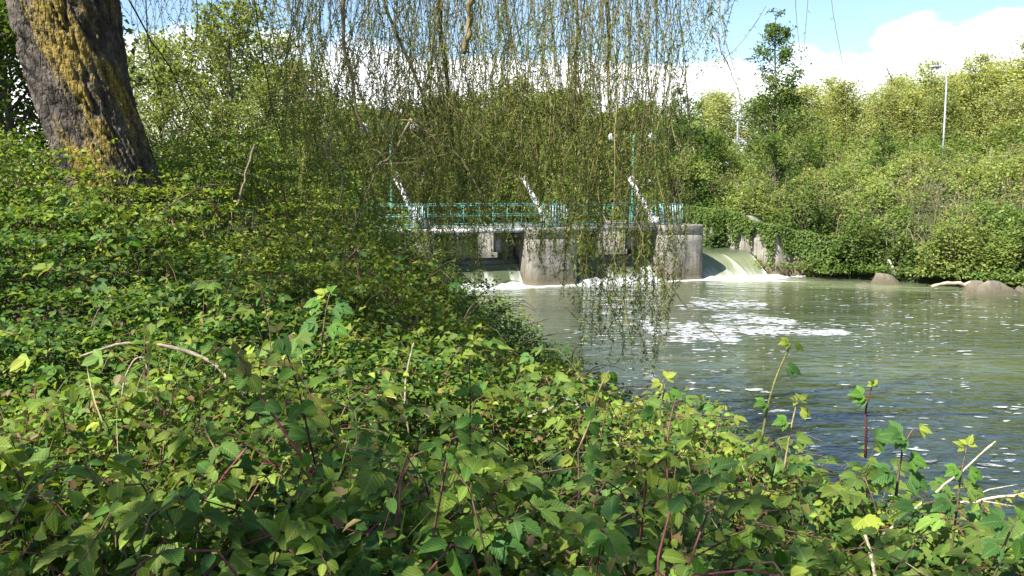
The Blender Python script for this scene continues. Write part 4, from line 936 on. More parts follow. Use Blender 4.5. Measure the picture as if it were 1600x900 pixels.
stick('dry_stalk', [P(a, b, Yd) for a, b, Yd in ((1380, 836, 3.5), (1440, 785, 3.5), (1500, 740, 3.5), (1556, 689, 3.5))], .0055, .0035, (.48, .42, .27), 'long straight dry stalk slanting up across the water', 'stalk', 14, .004)
stick('bleached_stalk', [P(a, b, Yd) for a, b, Yd in ((1440, 796, 4.4), (1500, 786, 4.4), (1560, 778, 4.4), (1640, 764, 4.4))], .009, .005, (.52, .46, .36), 'bleached dry stem lying level over the water at the right edge', 'stem', 14, .008, [[P(1500, 786, 4.4), P(1545, 765, 4.45), P(1590, 757, 4.5)], [P(1530, 782, 4.4), P(1590, 792, 4.4)]])
stick('cut_stem', [P(a, b, Yd) for a, b, Yd in ((1370, 915, 2.5), (1362, 870, 2.5), (1352, 836, 2.5))], .005, .0048, (.50, .42, .28), 'short cut dry stem standing at the bottom edge near the corner', 'stem', 8, .003)
stick('thin_dry_stalk', [P(a, b, Yd) for a, b, Yd in ((1136, 850, 3.0), (1115, 815, 3.05), (1092, 776, 3.1))], .003, .002, (.36, .32, .23), 'thin pale stalk leaning left among the bramble leaves', 'stalk', 8, .003)
stick('forked_dead_stem', [P(a, b, Yd) for a, b, Yd in ((640, 690, 4.2), (632, 620, 4.25), (640, 560, 4.3), (646, 535, 4.3))], .006, .004, (.32, .26, .17), 'upright grey forked dead stem left of the dark shrubs', 'stem', 12, .008, [[P(634, 632, 4.25), P(618, 600, 4.25), P(612, 590, 4.25)]])
stick('hooked_dead_twig', [P(a, b, Yd) for a, b, Yd in ((190, 625, 3.7), (196, 585, 3.7), (210, 560, 3.7), (224, 556, 3.7), (230, 582, 3.7))], .0042, .0026, (.33, .27, .19), 'thin hooked dead twig below the bare arching branch', 'twig', 14, .004)
stick('standing_dead_stem', [P(a, b, Yd) for a, b, Yd in ((372, 318, 9.8), (378, 290, 9.8), (388, 262, 9.8), (400, 226, 9.8))], .016, .012, (.2, .165, .11), 'pale dead stem standing in the shrubs right of the trunk', 'stem', 10, .02)
stick('red_cane', [P(a, b, Yd) for a, b, Yd in ((300, 852, 2.5), (318, 800, 2.5), (345, 748, 2.55), (385, 700, 2.6))], .0046, .003, STEMR * 1.5, 'bright pink red cane slanting through the foreground leaves', 'cane', 12, .004)
stick('brown_cane', [P(a, b, Yd) for a, b, Yd in ((20, 730, 2.6), (50, 775, 2.55), (82, 815, 2.5))], .0055, .004, STEMB * 1.6, 'short brown cane slanting down at the lower edge of the carpet', 'cane', 10, .004)

def sprout(name, pts, leafspec, label, cat, col=STEMR, r0=.005, r1=.002, kind='ov', shade=None):
    pts = np.array(pts, float); t = np.linspace(0, 1, len(pts)); s = np.linspace(0, 1, 14)
    q_ = np.stack([np.interp(s, t, pts[:, k]) for k in range(3)], 1); q_[1:-1] = (q_[:-2] + 2 * q_[1:-1] + q_[2:]) / 4
    o0 = q_[0].copy(); E = empty(name, o0, label, cat); G = Geo(); tubes(G, q_ - o0, np.linspace(r0, r1, 14), 6, col, 0, True); G.build('stem', M_TWIG, E, True)
    for (tt, dx, dz, L, sh) in leafspec:      # sideways and vertical direction in the picture plane
        p = np.array([np.interp(tt, s, q_[:, k]) for k in range(3)]) - o0
        d = np.array([dx, nr.uniform(-.5, .1), dz]); up = np.array([nr.normal(0, .2), -.75, .75])
        if kind == 'ov': leaf_obj(E, ('ov', sh), SHADES[sh], p, d, up, L)
        else:
            e = p + nrm(d) * L * .5; G = Geo(); tubes(G, np.array([p, (p + e) / 2 + (0, 0, .004), e]), .0014, 4, (.17, .15, .06)); lf = G.build('leaf_stalk', M_TWIG, E)
            dn = nrm(d); rt = nrm(np.cross(dn, up))
            for ang, sc in ((0, 1), (1.05, .8), (-1.05, .8)):
                d2 = dn * math.cos(ang) + rt * math.sin(ang) + np.array([0, 0, -.3])
                o = leaf_obj(E, ('ser', sh), BSH[sh], e, d2, up, L * sc, SER, .76, 'leaflet')
    return E
BSH = [BLUE * 1.05, GREEN * 1.2, YOUNG, BLUE * .7 + YOUNG * .3]
# red-leaved sprout that rises in front of the bright patch
sprout('red_sprout', [P(a, b, Yd) for a, b, Yd in ((492, 745, 2.7), (455, 690, 2.7), (420, 640, 2.7), (392, 592, 2.7), (368, 548, 2.7))], [(.98, -.2, 1, .036, 4), (.96, .5, .3, .04, 4), (.8, -.6, -.7, .062, 0), (.78, .6, -.6, .066, 2), (.9, .6, -.8, .05, 4), (.88, -.3, -1, .05, 4), (.55, .8, -.2, .06, 0), (.52, -.7, .1, .06, 5), (.3, .8, 0, .06, 1)], 'thick red stem with drooping rounded leaves before the sunlit patch', 'sprout', STEMR * 1.15, .0058, .0025)
sprout('tall_sprout', [P(a, b, Yd) for a, b, Yd in ((500, 760, 2.8), (480, 670, 2.8), (465, 600, 2.8), (440, 530, 2.8), (432, 515, 2.8))], [(.98, .3, .5, .03, 4), (.96, -.4, .2, .03, 4), (.8, .5, -.8, .062, 5), (.78, -.4, -.9, .056, 0), (.62, .4, -.9, .06, 3), (.6, -.5, -.8, .06, 2), (.4, .6, -.4, .062, 1), (.38, -.6, -.5, .064, 0)], 'dark thin sprout with hanging leaves right of the red stem', 'sprout', (.06, .02, .03), .004, .002)
sprout('slender_sprout', [P(a, b, Yd) for a, b, Yd in ((735, 760, 2.9), (734, 690, 2.9), (735, 620, 2.9), (733, 560, 2.9))], [(.98, .3, .6, .03, 4), (.9, -.6, .2, .03, 4), (.75, .8, -.3, .05, 5), (.72, -.8, -.1, .05, 0), (.5, .8, 0, .055, 1), (.48, -.8, -.2, .056, 2), (.3, .7, -.3, .058, 0), (.28, -.7, -.3, .058, 1)], 'upright dark sprout in the middle of the foreground thicket', 'sprout', (.05, .02, .03), .0035, .002)
sprout('drooping_shoot', [P(a, b, Yd) for a, b, Yd in ((905, 700, 3.4), (926, 650, 3.4), (934, 615, 3.4), (945, 590, 3.4), (952, 580, 3.4))], [(.98, .2, -1, .05, 1), (.95, -.5, -.8, .05, 3), (.93, .7, -.7, .06, 0), (.4, .8, -.2, .05, 4), (.35, -.6, -.9, .07, 0), (.2, .7, -.9, .07, 1)], 'pale shoot with a drooping leaf tuft above the kinked branch', 'shoot', (.26, .2, .1), .004, .003)
# tall brambles against the water
B = 'bramble'
sprout('bramble_shoot', [P(a, b, Yd) for a, b, Yd in ((1190, 690, 4.2), (1198, 640, 4.2), (1212, 590, 4.2), (1232, 545, 4.2), (1238, 535, 4.2))], [(.99, -.8, .2, .05, 2), (.97, .6, -.2, .045, 2), (.6, .9, -.1, .07, 0), (.3, -.8, .2, .06, 1)], 'yellow green bramble shoot rising alone against the water', B, (.19, .19, .06), .007, .003, 'ser')
sprout('bramble_shoot', [P(a, b, Yd) for a, b, Yd in ((1352, 715, 3.6), (1354, 670, 3.6), (1352, 645, 3.6), (1357, 618, 3.6), (1362, 606, 3.6))], [(.99, -.1, 1, .03, 2), (.98, .4, .8, .03, 2), (.72, -1, .55, .062, 1), (.7, -.9, .2, .05, 1), (.15, .8, .3, .08, 0)], 'tallest red bramble stem with a small leaf tuft before the river', B, STEMR * .9, .006, .0025, 'ser')
sprout('bramble_shoot', [P(a, b, Yd) for a, b, Yd in ((1400, 775, 3.4), (1405, 730, 3.4), (1412, 695, 3.4), (1428, 668, 3.4))], [(.97, .8, .1, .05, 2), (.8, -.9, .5, .085, 0), (.75, -.5, .3, .075, 0), (.5, .9, -.1, .07, 1), (.3, -.9, 0, .09, 0), (.25, .9, -.2, .09, 0)], 'leafy bramble with broad drooping dark leaves beside the slanting stalk', B, (.13, .08, .06), .006, .003, 'ser')
sprout('bramble_shoot', [P(a, b, Yd) for a, b, Yd in ((1485, 870, 3.3), (1495, 800, 3.3), (1500, 750, 3.3), (1510, 700, 3.3))], [(.99, .2, 1, .04, 2), (.97, -.5, .6, .04, 2), (.8, -.9, -.1, .055, 1), (.78, .9, -.2, .06, 1), (.6, 1, -.1, .07, 3), (.45, -.9, .0, .08, 0), (.2, .8, 0, .085, 0)], 'bramble with bright young tip just left of the bleached stem', B, (.14, .11, .06), .005, .0025, 'ser')
sprout('bramble_shoot', [P(a, b, Yd) for a, b, Yd in ((1545, 930, 2.6), (1560, 880, 2.6), (1572, 845, 2.6), (1585, 815, 2.6))], [(.98, .4, .6, .05, 1), (.95, -.9, .3, .07, 0), (.92, .5, -.7, .085, 1), (.6, -.8, 0, .06, 0)], 'bramble with a big ribbed leaf in the bottom corner', B, (.13, .12, .06), .005, .003, 'ser')
sprout('bramble_shoot', [P(a, b, Yd) for a, b, Yd in ((1225, 735, 3.7), (1232, 690, 3.7), (1240, 650, 3.7), (1246, 628, 3.7))], [(.98, .4, .5, .04, 2), (.96, -.4, .6, .035, 2), (.85, .7, -.2, .055, 2), (.6, -.8, .1, .06, 1), (.35, .7, .2, .07, 3)], 'short pale stemmed bramble with bright folded leaf on the bank edge', B, (.28, .22, .11), .005, .003, 'ser')
sprout('bramble_shoot', [P(a, b, Yd) for a, b, Yd in ((1040, 690, 4.0), (1030, 640, 4.0), (1040, 605, 4.0), (1035, 595, 4.0))], [(.98, .5, .5, .05, 2), (.9, -.7, .1, .05, 2), (.6, .8, .1, .06, 1), (.3, -.8, .1, .07, 1)], 'bramble sprig below the tips of the willow branches', B, (.2, .18, .07), .005, .0025, 'ser')
sprout('bramble_shoot', [P(a, b, Yd) for a, b, Yd in ((500, 560, 4.6), (505, 520, 4.6), (508, 490, 4.6), (515, 460, 4.6))], [(.98, .3, .6, .05, 1), (.85, -.9, .1, .09, 1), (.8, .9, .0, .10, 0), (.55, -.9, -.2, .10, 0), (.5, .8, -.1, .10, 1), (.95, -.5, .4, .06, 2)], 'large leaved bramble standing above the bright patch mid picture', B, (.14, .12, .06), .006, .003, 'ser')
sprout('bramble_shoot', [P(a, b, Yd) for a, b, Yd in ((905, 790, 3.0), (905, 740, 3.0), (903, 700, 3.0))], [(.98, -.3, -.6, .075, 2), (.9, .7, .1, .07, 1), (.6, -.8, .1, .07, 0), (.5, .8, 0, .075, 0)], 'bramble in the shade of the thicket below the kinked branch', B, (.12, .1, .06), .005, .003, 'ser')
# grey-green narrow-leaved plant in front of the dark shrubs
E = empty('narrow_leaved_plant', P(352, 520, 6.4), 'grey green plant with long narrow leaves before the dark shrubs', 'plant')
o0 = P(352, 520, 6.4); G = Geo(); hgt = P(352, 418, 6.4) - o0; tubes(G, [(0, 0, 0), hgt * .5, hgt], [.006, .005, .003], 6, (.12, .15, .07), 0, True); G.build('stem', M_TWIG, E)
for k in range(16):
    tt = .55 + .45 * k / 15; az = k * 2.4; leaf_obj(E, ('nar', k % 2), [(.10, .16, .085), (.075, .13, .06)][k % 2], hgt * tt, (math.cos(az), math.sin(az), .55 - .7 * (1 - tt)), (0, -.2, 1), nr.uniform(.10, .16) * (1.15 - .4 * tt), oval(3, [.8, 1, .6], .03, .3, [.2, .5, .8]), .2)
# off to the side and behind the camera a tree shades the foreground
# ------------------------------------------------------------------ trees and the far bank
fr = np.random.default_rng(41)
def tree_mesh(name, H, crown, n_leaf, leaf, cols, seed, trunk_r=.14, n_limb=26, start=.25, upright=.6, spread=.42, sub=3, trunk_col=(.10, .085, .065), wob=.03, flat=.5, form='round', fuzz=1.0):
    """trunk + limbs + crown built at the origin; returns the root empty"""
    r = np.random.default_rng(seed); E = empty(name, (0, 0, 0))
    K = 12; s = np.linspace(0, 1, K)
    ax_ = np.stack([wob * H * fbm(s * 2.2, s * 0 + seed, None, 1, 2), wob * H * fbm(s * 2.2, s * 0 + seed + 7, None, 2, 2), H * .96 * s], 1); ax_ -= ax_[0]; ax_[:, 2] = H * .96 * s
    G = Geo(); tubes(G, ax_, trunk_r * (1 - .9 * s) + .012, 8, trunk_col, 0, True); G.build('trunk', M_WOOD, E, True)
    tl = start + (1 - start) * np.sort(r.random(n_limb)) ** .9; az = np.arange(n_limb) * 2.4 + r.normal(0, .4, n_limb)
    if form == 'round': env = np.clip(1.02 - (np.abs(tl - .42) / .62) ** 2.2, .2, 1)
    elif form == 'cone': env = (1.05 - tl) ** .7
    else: env = np.where(tl < .55, .9, 1.0 - 1.6 * (tl - .55)).clip(.12, 1)
    Ln = crown * env * r.uniform(.6, 1.2, n_limb)
    b = np.stack([np.interp(tl, s, ax_[:, k]) for k in range(3)], 1)
    ss = np.linspace(0, 1, 7)[None, :, None]
    dirh = np.stack([np.cos(az), np.sin(az), np.zeros(n_limb)], 1)
    e = b + dirh * Ln[:, None] * (1 - .35 * upright) + np.array([0, 0, 1.]) * (Ln * upright)[:, None]
    q_ = b[:, None] * (1 - ss) + e[:, None] * ss; q_[:, :, 2] += (.12 * Ln[:, None]) * np.sin(np.pi * ss[..., 0]) ; q_ += r.normal(0, .05, q_.shape) * Ln[:, None, None] * ss
    G = Geo(); rr = (trunk_r * .42 * (1 - .75 * tl))[:, None] * np.linspace(1, .2, 7)[None]; tubes(G, q_, rr + .004, 5, trunk_col, 0)
    m = n_limb * sub * 3; li = r.integers(0, n_limb, m); t0 = r.uniform(.25, 1, m); idx = np.minimum(5, (t0 * 6).astype(int)); fa = (t0 * 6 - idx)[:, None]
    p0 = q_[li, idx] * (1 - fa) + q_[li, idx + 1] * fa
    d = nrm(q_[li, -1] - q_[li, 0]) * .5 + unit_rand(m, r) * .8 + np.array([0, 0, .35 * upright]); tw = Ln[li] * r.uniform(.18, .5, m)
    p1 = p0 + nrm(d) * tw[:, None]; pm = (p0 + p1) / 2 + r.normal(0, .04, (m, 3)) * tw[:, None]
    tubes(G, np.stack([p0, pm, p1], 1), np.array([.013, .009, .004]) * (.5 + H / 14), 4, trunk_col, 0); tag(G.build('branches', M_WOOD, E), None, None, None, 'stuff')
    G = Geo(); pw = tw ** 1.4; k = r.choice(m, n_leaf, p=pw / pw.sum()); t = r.random(n_leaf)[:, None] ** .6
    pos = p0[k] * (1 - t) + p1[k] * t + r.normal(0, 1, (n_leaf, 3)) * (.06 + .17 * tw[k])[:, None] * fuzz * (1, 1, flat + .3)
    tone = np.clip(r.random(m)[k] * .55 + r.random(n_leaf) * .45, 0, 1); c = mixc(cols[0], cols[1], tone)
    Lf = leaf * r.uniform(.65, 1.35, n_leaf); d = unit_rand(n_leaf, r) * (1, 1, .6); up = np.array([0, 0, 1.]) + r.normal(0, .6, (n_leaf, 3))
    leaves(G, pos, d, up, Lf, Lf * r.uniform(.5, .85, n_leaf), QUAD, jit(c, n_leaf, .2, r), 0); G.build('crown', M_LEAF_FAR, E)
    return E
def gz_at(x, y): return float(ground(np.array([x]), np.array([y]))[0])
def put(E, px, Yd, label=None, group=None, rz=0, sc=1, cat='tree', dz=0):
    x = (px - 800) / F * Yd
    if E.get('placed'): E = copy_tree(E, (0, 0, 0), rz, sc, label, group)
    E['placed'] = 1; E.location = (x, Yd, gz_at(x, Yd) - .1 + dz); E.rotation_euler = (0, 0, rz); E.scale = (sc, sc, sc) if np.isscalar(sc) else sc
    tag(E, label, cat, group); return E
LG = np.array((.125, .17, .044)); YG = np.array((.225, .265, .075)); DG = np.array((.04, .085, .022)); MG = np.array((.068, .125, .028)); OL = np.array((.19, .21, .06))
made = []; WA = np.array((.25, .28, .10)); WB = np.array((.37, .39, .16))
# the wood behind the far bank: feathery spring trees
P1 = tree_mesh('feathery_tree', 10.5, 2.2, 9500, .17, (WA, WB), 1, .10, 40, .02, .95, .3, 3, (.16, .145, .12), .03, .9, 'tall', 1.9)
P2 = tree_mesh('feathery_tree', 10.0, 2.4, 9500, .17, (WA * .9, WB), 2, .10, 40, .02, 1.0, .3, 3, (.15, .14, .11), .04, .9, 'tall', 1.9)
P3 = tree_mesh('feathery_tree', 9.2, 2.4, 8500, .18, (LG, WB * .85), 3, .09, 40, .02, .9, .3, 3, (.15, .13, .11), .03, .9, 'round', 1.9)
made += [P1, P2, P3]
gw = 'wood beyond the far bank'; lw = 'feathery yellow green tree in the wood beyond the far bank'
for px, Yd, k, sc in ((1130, 82, 1, .86), (1180, 88, 2, .9), (1240, 80, 1, .84), (1275, 90, 0, .93), (1310, 78, 1, .82), (1345, 86, 2, .92), (1385, 80, 0, .86), (1420, 88, 1, .98), (1450, 79, 0, .95), (1490, 84, 1, 1.02), (1520, 78, 0, 1.0), (1555, 82, 1, 1.08), (1590, 77, 0, 1.06), (1625, 80, 1, 1.12), (1660, 76, 0, 1.1), (1700, 80, 1, 1.1), (1400, 98, 1, 1.15), (1500, 100, 0, 1.2), (1590, 98, 1, 1.25), (1215, 100, 1, 1.05), (1300, 102, 0, 1.05), (1100, 96, 2, 1.0), (1365, 74, 1, .7), (1470, 73, 2, .72), (1560, 72, 1, .75), (1265, 74, 2, .65)):
    put((P1, P2, P3)[k], px, Yd, lw, gw, fr.uniform(0, 6.28), (sc * fr.uniform(1.2, 1.6), sc * 1.4, sc * fr.uniform(.93, 1.05)))
# single trees on the far bank top
T = tree_mesh('slender_tree', 10.6, 3.1, 9500, .16, (MG, LG), 5, .11, 46, .05, .6, .3, 3, (.10, .09, .07), .03, .6, 'cone', 1.1); put(T, 1215, 53, 'tall sparse dark green tree rising above the far bank', None, .4, (1, 1, 1.08)); 
T = tree_mesh('young_tree', 3.4, 1.0, 1700, .13, (MG, LG), 6, .05, 18, .05, .6, .3, 2, form='cone'); put(T, 1372, 52, 'small bushy green tree on the far bank before the wood', None, 1.0)
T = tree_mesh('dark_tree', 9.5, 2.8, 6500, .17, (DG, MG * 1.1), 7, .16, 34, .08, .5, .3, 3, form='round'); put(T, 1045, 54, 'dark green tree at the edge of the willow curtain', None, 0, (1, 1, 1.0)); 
# trees upstream behind the weir
Q1 = tree_mesh('bank_tree', 8.6, 3.6, 13000, .23, (LG, YG), 8, .16, 44, .02, .6, .3, 3, form='round')
Q2 = tree_mesh('bank_tree', 8.0, 3.4, 13000, .22, (LG * .8, YG * .9), 9, .15, 44, .02, .5, .3, 3, form='round')
gu = 'trees upstream of the weir'; lu = 'leafy green tree on the bank upstream behind the willow curtain'
for px, Yd, k, sc in ((520, 58, 0, .92), (585, 66, 1, .96), (640, 62, 0, .9), (700, 70, 1, 1.1), (755, 64, 0, 1.0), (815, 66, 0, 1.12), (865, 62, 1, 1.05), (915, 70, 0, 1.0), (965, 64, 1, .92), (1010, 70, 0, 1.0), (790, 58, 1, .7), (900, 58, 0, .62), (690, 56, 1, .62), (600, 52, 1, .66), (1090, 62, 1, .75), (455, 60, 1, .9)):
    e = put((Q1, Q2)[k], px, Yd, lu, gu, fr.uniform(0, 6.28), sc); e.location.z = 2.2
# young trees behind the trunk on the near bank
R1 = tree_mesh('sapling_tree', 6.2, 2.3, 8500, .10, (LG, YG * 1.15), 12, .07, 46, .03, .7, .3, 3, (.16, .13, .09), .04, .6, 'round')
R2 = tree_mesh('sapling_tree', 5.6, 1.9, 5600, .10, (LG * .85, YG), 13, .06, 30, .08, .9, .3, 3, (.14, .12, .09), .05, .6, 'tall')
gl = 'young trees behind the willow trunk'; ll = 'bright green young tree behind the willow trunk'
for px, Yd, k, sc in ((245, 24, 0, .85), (300, 22, 0, .78), (350, 25, 1, .95), (395, 21, 1, .98), (430, 26, 0, .92), (480, 24, 1, .86), (225, 27, 1, .9), (270, 18, 1, .55), (420, 18, 1, .56), (525, 27, 0, .66), (340, 17, 1, .5), (490, 19, 0, .42)):
    put((R1, R2)[k], px, Yd, ll, gl, fr.uniform(0, 6.28), sc)
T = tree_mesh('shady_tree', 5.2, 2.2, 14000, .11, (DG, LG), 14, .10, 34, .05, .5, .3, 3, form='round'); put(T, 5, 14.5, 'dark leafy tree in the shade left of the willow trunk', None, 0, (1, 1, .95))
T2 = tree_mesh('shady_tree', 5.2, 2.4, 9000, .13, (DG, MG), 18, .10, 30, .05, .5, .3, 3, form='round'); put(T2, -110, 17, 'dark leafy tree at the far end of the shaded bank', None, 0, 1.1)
T = tree_mesh('glare_shrub', 1.7, .8, 1500, .05, ((.62, .40, .38), (.75, .66, .62)), 15, .04, 16, .1, .5, .3, 2, form='round'); put(T, 62, 13, 'leafy shrub with painted pale pink glare glimpsed left of the trunk base', None, 0, (1, 1, 1.05), 'shrub')  # glare on the leaves is put into their pale pink colours
# tree behind and left of the camera whose crown shades the foreground
T = tree_mesh('shade_tree', 8.5, 3.0, 1500, .12, (MG, LG), 16, .2, 30, .35, .5, .3, 3, form='round'); T.location = (-4.6, -1.4, 2.5); tag(T, 'broad leafy tree beside the viewpoint shading the foreground thicket', 'tree'); T['placed'] = 1
for E in [o for o in C.objects if o.get('placed')]: del E['placed']

# --- far bank: continuous scrub with mounds, in its own colours
Gf = Geo(); n = 150000; xs = []; 
x = fr.uniform(7, 34, n * 2); y = fr.uniform(28, 64, n * 2); d, near = land(x, y); ok = (~near) & (d > -.5) & (d < 17) & (np.abs(x / y) < .66) & (fr.random(n * 2) < np.interp(d, [0, 9, 17], [1, .8, .4]))
x, y, d = x[ok][:n], y[ok][:n], d[ok][:n]; n = len(x)
gh = ground_far(np.maximum(d, 0)); mound = .85 + 1.15 * fbm(x * .42, y * .42, None, 61, 3) + .55 * vnoise(x * 1.1, y * 1.1, None, 62); mound = np.maximum(mound, .15) * np.interp(d, [-.5, .8, 20], [.25, 1, 1])
dep = fr.exponential(.28, n); z = np.maximum(gh + mound - dep, np.interp(d, [0, 1.5], [.38, .1]) + .3 * fr.random(n)); 
tone = np.clip(.5 + .75 * fbm(x * .22 + 3, y * .3, None, 63, 3) + fr.normal(0, .18, n) - .22 + .42 * sstep(2, 9, d), 0, 1)
col = mixc(MG * 1.15, YG * 1.0, tone)
dry = (fbm(x * .5 + 9, y * .5, None, 64, 3) > .12) & (fr.random(n) < .6); col[dry] = np.array((.21, .165, .10))
L = fr.uniform(.09, .19, n); dv = unit_rand(n, fr) * (1, 1, .5) + np.array([0, -.25, -.1]); up = np.array([-.1, -.25, 1.]) + fr.normal(0, .5, (n, 3))
L = np.where(dry, L * .8, L)
leaves(Gf, np.stack([x, y, z], 1), dv, up, L, L * np.where(dry, .25, .72), QUAD, jit(col, n, .2, fr), 1)
# dry stems between
m = 2600; x = fr.uniform(9, 32, m); y = fr.uniform(30, 60, m); d, near = land(x, y); pk = (~near) & (d > .2) & (d < 14) & (fbm(x * .5 + 9, y * .5, None, 64, 3) > .0); x, y, d = x[pk], y[pk], d[pk]; m = len(x)
b = np.stack([x, y, ground_far(d)], 1); qf = make_shoots(m, b, b[:, 2] + fr.uniform(.8, 1.9, m), None, .7, .6, fr); tubes(Gf, qf[:, ::2], np.linspace(.018, .006, 5), 3, jit((.24, .19, .12), m, .25, fr), 0)
tag(Gf.build('bank_scrub', [M_TWIG, M_LEAF_FAR]), 'sunlit green scrub and dry stems covering the far bank', 'scrub', None, 'stuff')
print('far scrub tris', Gf.tris())
# --- separate bushes hanging over the water
def bush(px, py, Yd, w, h, dep_, cols, seed, label, n=5200, leaf=.15):
    r = np.random.default_rng(seed); c = P(px, py, Yd); base = np.array([c[0], Yd, max(0.05, c[2] - h / 2)]); E = empty('bush', base, label, 'bush', 'bushes along the far bank')
    u = unit_rand(n, r); u[:, 2] = np.abs(u[:, 2]) * 1.0 - .25 * (r.random(n) < .3)
    th = np.arctan2(u[:, 1], u[:, 0]); lump = 1 + .5 * fbm(u[:, 0] * 2.2 + seed, u[:, 1] * 2.2, u[:, 2] * 2.2, 70, 3) + .10 * vnoise(u[:, 0] * 7, u[:, 1] * 7, u[:, 2] * 7 + seed, 71)
    rad = lump * (1.03 - r.exponential(.15, n) + .12 * (r.random(n) < .08)).clip(.2, 1.2); p = u * rad[:, None] * np.array([w / 2, dep_ / 2, h]); p[:, 2] = np.maximum(p[:, 2], .02 + .15 * r.random(n))
    L = leaf * r.uniform(.6, 1.3, n); t = np.clip(.45 + .5 * vnoise(p[:, 0] * 1.5, p[:, 1] * 1.5, p[:, 2] * 1.5, 72) + r.normal(0, .2, n), 0, 1)
    G = Geo(); dv = u * .6 + unit_rand(n, r) * (1, 1, .5) + np.array([0, -.2, -.25]); leaves(G, p, dv, u * .5 + np.array([0, -.1, .8]) + r.normal(0, .35, (n, 3)), L, L * .72, QUAD, jit(mixc(cols[0], cols[1], t), n, .18, r)); G.build('foliage', M_LEAF_FAR, E)
    G = Geo(); k = 16; a = r.uniform(0, 6.28, k); e = np.stack([np.cos(a) * w * .38, np.sin(a) * dep_ * .38, h * r.uniform(.3, .8, k)], 1); s = np.linspace(0, 1, 5)[None, :, None]; qx = e[:, None] * s; qx[:, :, 2] += .2 * h * np.sin(np.pi * s[..., 0]); tubes(G, qx, np.linspace(.03, .01, 5), 4, (.12, .09, .06)); G.build('stems', M_TWIG, E)
    return E
bush(1340, 380, 41.6, 3.1, 2.7, 2.6, (MG * .9, LG * 1.1), 1, 'rounded mid green bush overhanging the water beside the pale rock')
bush(1500, 385, 38.2, 3.4, 2.5, 2.6, (LG * .9, YG * 1.1), 2, 'bright yellow green bush above the driftwood branch')
bush(1585, 400, 36.6, 2.3, 2.2, 2.2, (MG, YG), 3, 'light green bush behind the grey boulder at the right edge')
bush(1410, 405, 40.4, 1.5, 1.7, 1.4, (MG * .9, LG), 4, 'low green bush right of the pale rock', 2600)
bush(1255, 330, 44.5, 3.0, 3.0, 2.4, (MG * .9, LG), 5, 'tall bush of mixed green growth above the wing wall', 5200)
bush(1175, 320, 47.5, 3.0, 2.2, 2.4, (LG, YG), 6, 'yellow green bush above the spillway pool', 4200)
bush(1075, 262, 52, 3.0, 1.4, 2.5, (LG, YG * 1.15), 7, 'bright yellow bush behind the bridge railing', 3600)
bush(1560, 270, 48, 6.0, 1.6, 3.0, (LG * 1.1, YG * 1.2), 8, 'wide bright yellow green bush at the foot of the street light', 6000)
bush(1115, 345, 48.8, 2.0, 2.3, 1.8, (DG * 1.1, LG), 9, 'dark green bush between the pier and the wing wall', 3000)
for k_, (px_, lb_) in enumerate(((1120, 'low green bush behind the left street light'), (1185, 'green bush at the foot of the slender tree'), (1262, 'low green bush under the wood right of the slender tree'), (1330, 'green bush under the wood left of the small bushy tree'), (1415, 'green bush between the small bushy tree and the street light'), (1480, 'green bush behind the right street light'), (1545, 'green bush under the wood near the right edge'), (1610, 'green bush under the wood at the right edge'))):
    b_ = bush(px_, 225, 65 + 3 * (k_ % 2), 6.2, 3.0, 3.5, (MG, YG * .9), 20 + k_, lb_, 3600, .26); b_.location.z = gz_at(b_.location.x, b_.location.y) - .1
for k_, px_ in enumerate((470, 545, 620, 690, 760, 830, 900, 970, 1035)):
    b_ = bush(px_, 330, 55.5 + 2 * (k_ % 3), 5.0, 3.8, 3.5, (LG * .9, YG), 40 + k_, 'green bush at the water upstream seen through the willow curtain', 3800, .22); b_.location.z = 1.0; b_['group'] = 'bushes upstream of the weir'
bush(1120, 372, 46.0, 1.7, 2.1, 1.4, (DG * 1.2, LG), 61, 'leafy bush drooping to the pool behind the right pier', 2400)
# ivy hanging over the wing wall
G = Geo(); nI = 11000; r = np.random.default_rng(77)
t = r.random(nI); ip = np.stack([np.interp(t * (len(WPTS) - 1), np.arange(len(WPTS)), WPTS[:, k]) for k in range(2)], 1); tpz = np.interp(t * (len(WPTS) - 1), np.arange(len(WPTS)), WTOP)
hang = np.clip(.85 + .8 * fbm(t * 38, t * 0, None, 81, 4) + 1.0 * np.exp(-((t - .05) / .07) ** 2) + .9 * sstep(.58, .95, t), .05, 3.2) * r.uniform(.5, 1.15, nI); dz = r.random(nI) ** 1.3 * hang
inr = np.stack([np.interp(t * (len(WPTS) - 1), np.arange(len(WPTS)), WNL[:, k]) for k in range(2)], 1)
pz = tpz + .2 - dz; pp = np.concatenate([ip - inr * (.06 + .16 * r.random((nI, 1))), np.maximum(pz, .1)[:, None]], 1)
L = r.uniform(.09, .16, nI); leaves(G, pp, np.concatenate([-inr * .4, -np.ones((nI, 1)) * .8], 1) + r.normal(0, .4, (nI, 3)), np.concatenate([-inr, np.ones((nI, 1)) * .6], 1) + r.normal(0, .3, (nI, 3)), L, L * .8, QUAD, jit(mixc(MG * .9, LG * 1.1, r.random(nI)), nI, .2, r))
tag(G.build('ivy', M_LEAF_FAR), 'ivy trailing over the top of the wing wall', 'ivy', None, 'stuff')
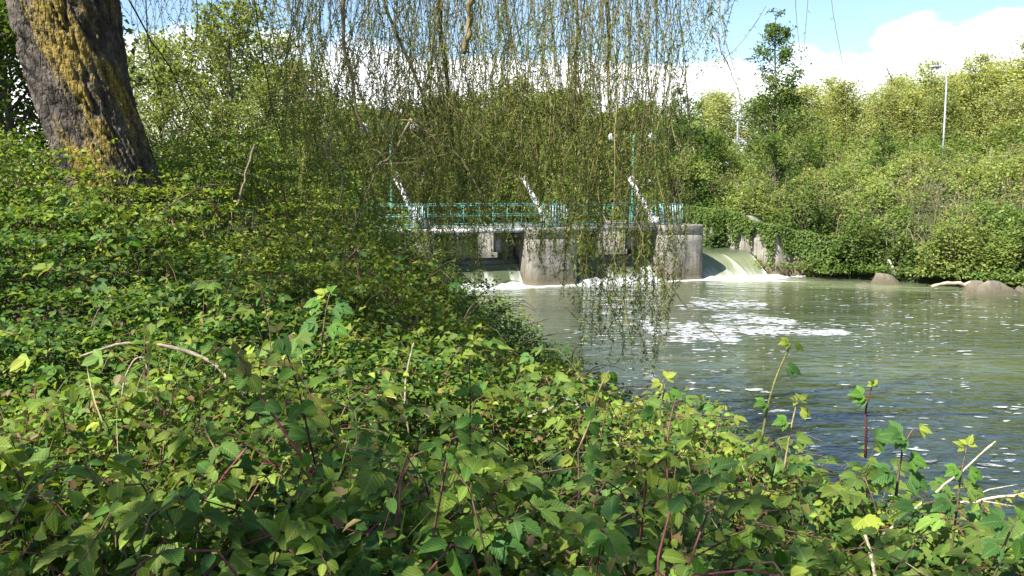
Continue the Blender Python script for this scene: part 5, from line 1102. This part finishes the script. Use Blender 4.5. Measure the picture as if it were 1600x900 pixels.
# --- rocks and driftwood at the far waterline
def rock(px, py, Yd, w, h, dp, seed, label):
    c = P(px, py, Yd); r = np.random.default_rng(seed); n1_, n2_ = 14, 22; th = np.linspace(0, np.pi, n1_); ph = np.arange(n2_) / n2_ * 2 * np.pi; TH, PH = np.meshgrid(th, ph, indexing='ij')
    u = np.stack([np.sin(TH) * np.cos(PH), np.sin(TH) * np.sin(PH), np.cos(TH)], -1)
    # facets: clip the ball by random planes
    rad = np.full(TH.shape, 1.25)
    for _ in range(16):
        nn = nrm(r.normal(size=3)); dd_ = r.uniform(.62, .95); k = u @ nn; rad = np.minimum(rad, np.where(k > .05, dd_ / np.maximum(k, .05), 9))
    rad = rad + .035 * fbm(u[..., 0] * 3 + seed, u[..., 1] * 3, u[..., 2] * 3, 5, 3)
    v = u * rad[..., None] * np.array([w / 2, dp / 2, h * .8]); v[..., :2] *= (1.15 - .5 * np.clip(v[..., 2:3] / h, 0, 1)); base = np.array([c[0], Yd, -.12])
    i = np.arange(n1_ - 1)[:, None]; j = np.arange(n2_)[None]; q0 = i * n2_ + j; q1 = i * n2_ + (j + 1) % n2_
    G = Geo(); G.add(v, np.stack([q0, q0 + n2_, q1 + n2_, q1], -1).reshape(-1, 4)); o = G.build('rock', M_ROCK); o.location = base; tag(o, label, 'rock', 'rocks along the far waterline'); return o
rock(1381, 432, 38.6, 1.3, .85, .9, 1, 'pale pointed rock under the bushes at the far waterline')
rock(1350, 438, 38.4, 1.0, .3, .6, 2, 'low flat pale rock just left of the pointed rock')
rock(1560, 450, 34.9, 1.7, .9, 1.1, 3, 'large grey wedge shaped boulder by the right edge of the water')
rock(1527, 446, 35.7, 1.2, .95, 1.0, 4, 'brown boulder behind the end of the driftwood')
rock(1598, 452, 35.2, .9, .5, .7, 5, 'ochre boulder half hidden at the right edge')
rock(1512, 456, 35.1, .7, .28, .6, 6, 'small dark rock awash beside the wedge shaped boulder')
E = stick('driftwood', [P(a, b, Yd) for a, b, Yd in ((1456, 447, 36.0), (1478, 443, 36.0), (1496, 442, 36.0), (1508, 446, 36.0), (1520, 441, 36.0), (1530, 445, 36.0))], .06, .1, (.42, .35, .25), 'bleached bent driftwood log lying at the far waterline', 'driftwood', 18, .03)
E = stick('dead_root', [P(a, b, Yd) for a, b, Yd in ((1388, 405, 40.3), (1393, 414, 40.1), (1397, 425, 40.0), (1399, 436, 39.9))], .05, .07, (.3, .28, .24), 'white dead root beside the pointed rock', 'root', 10, .03)
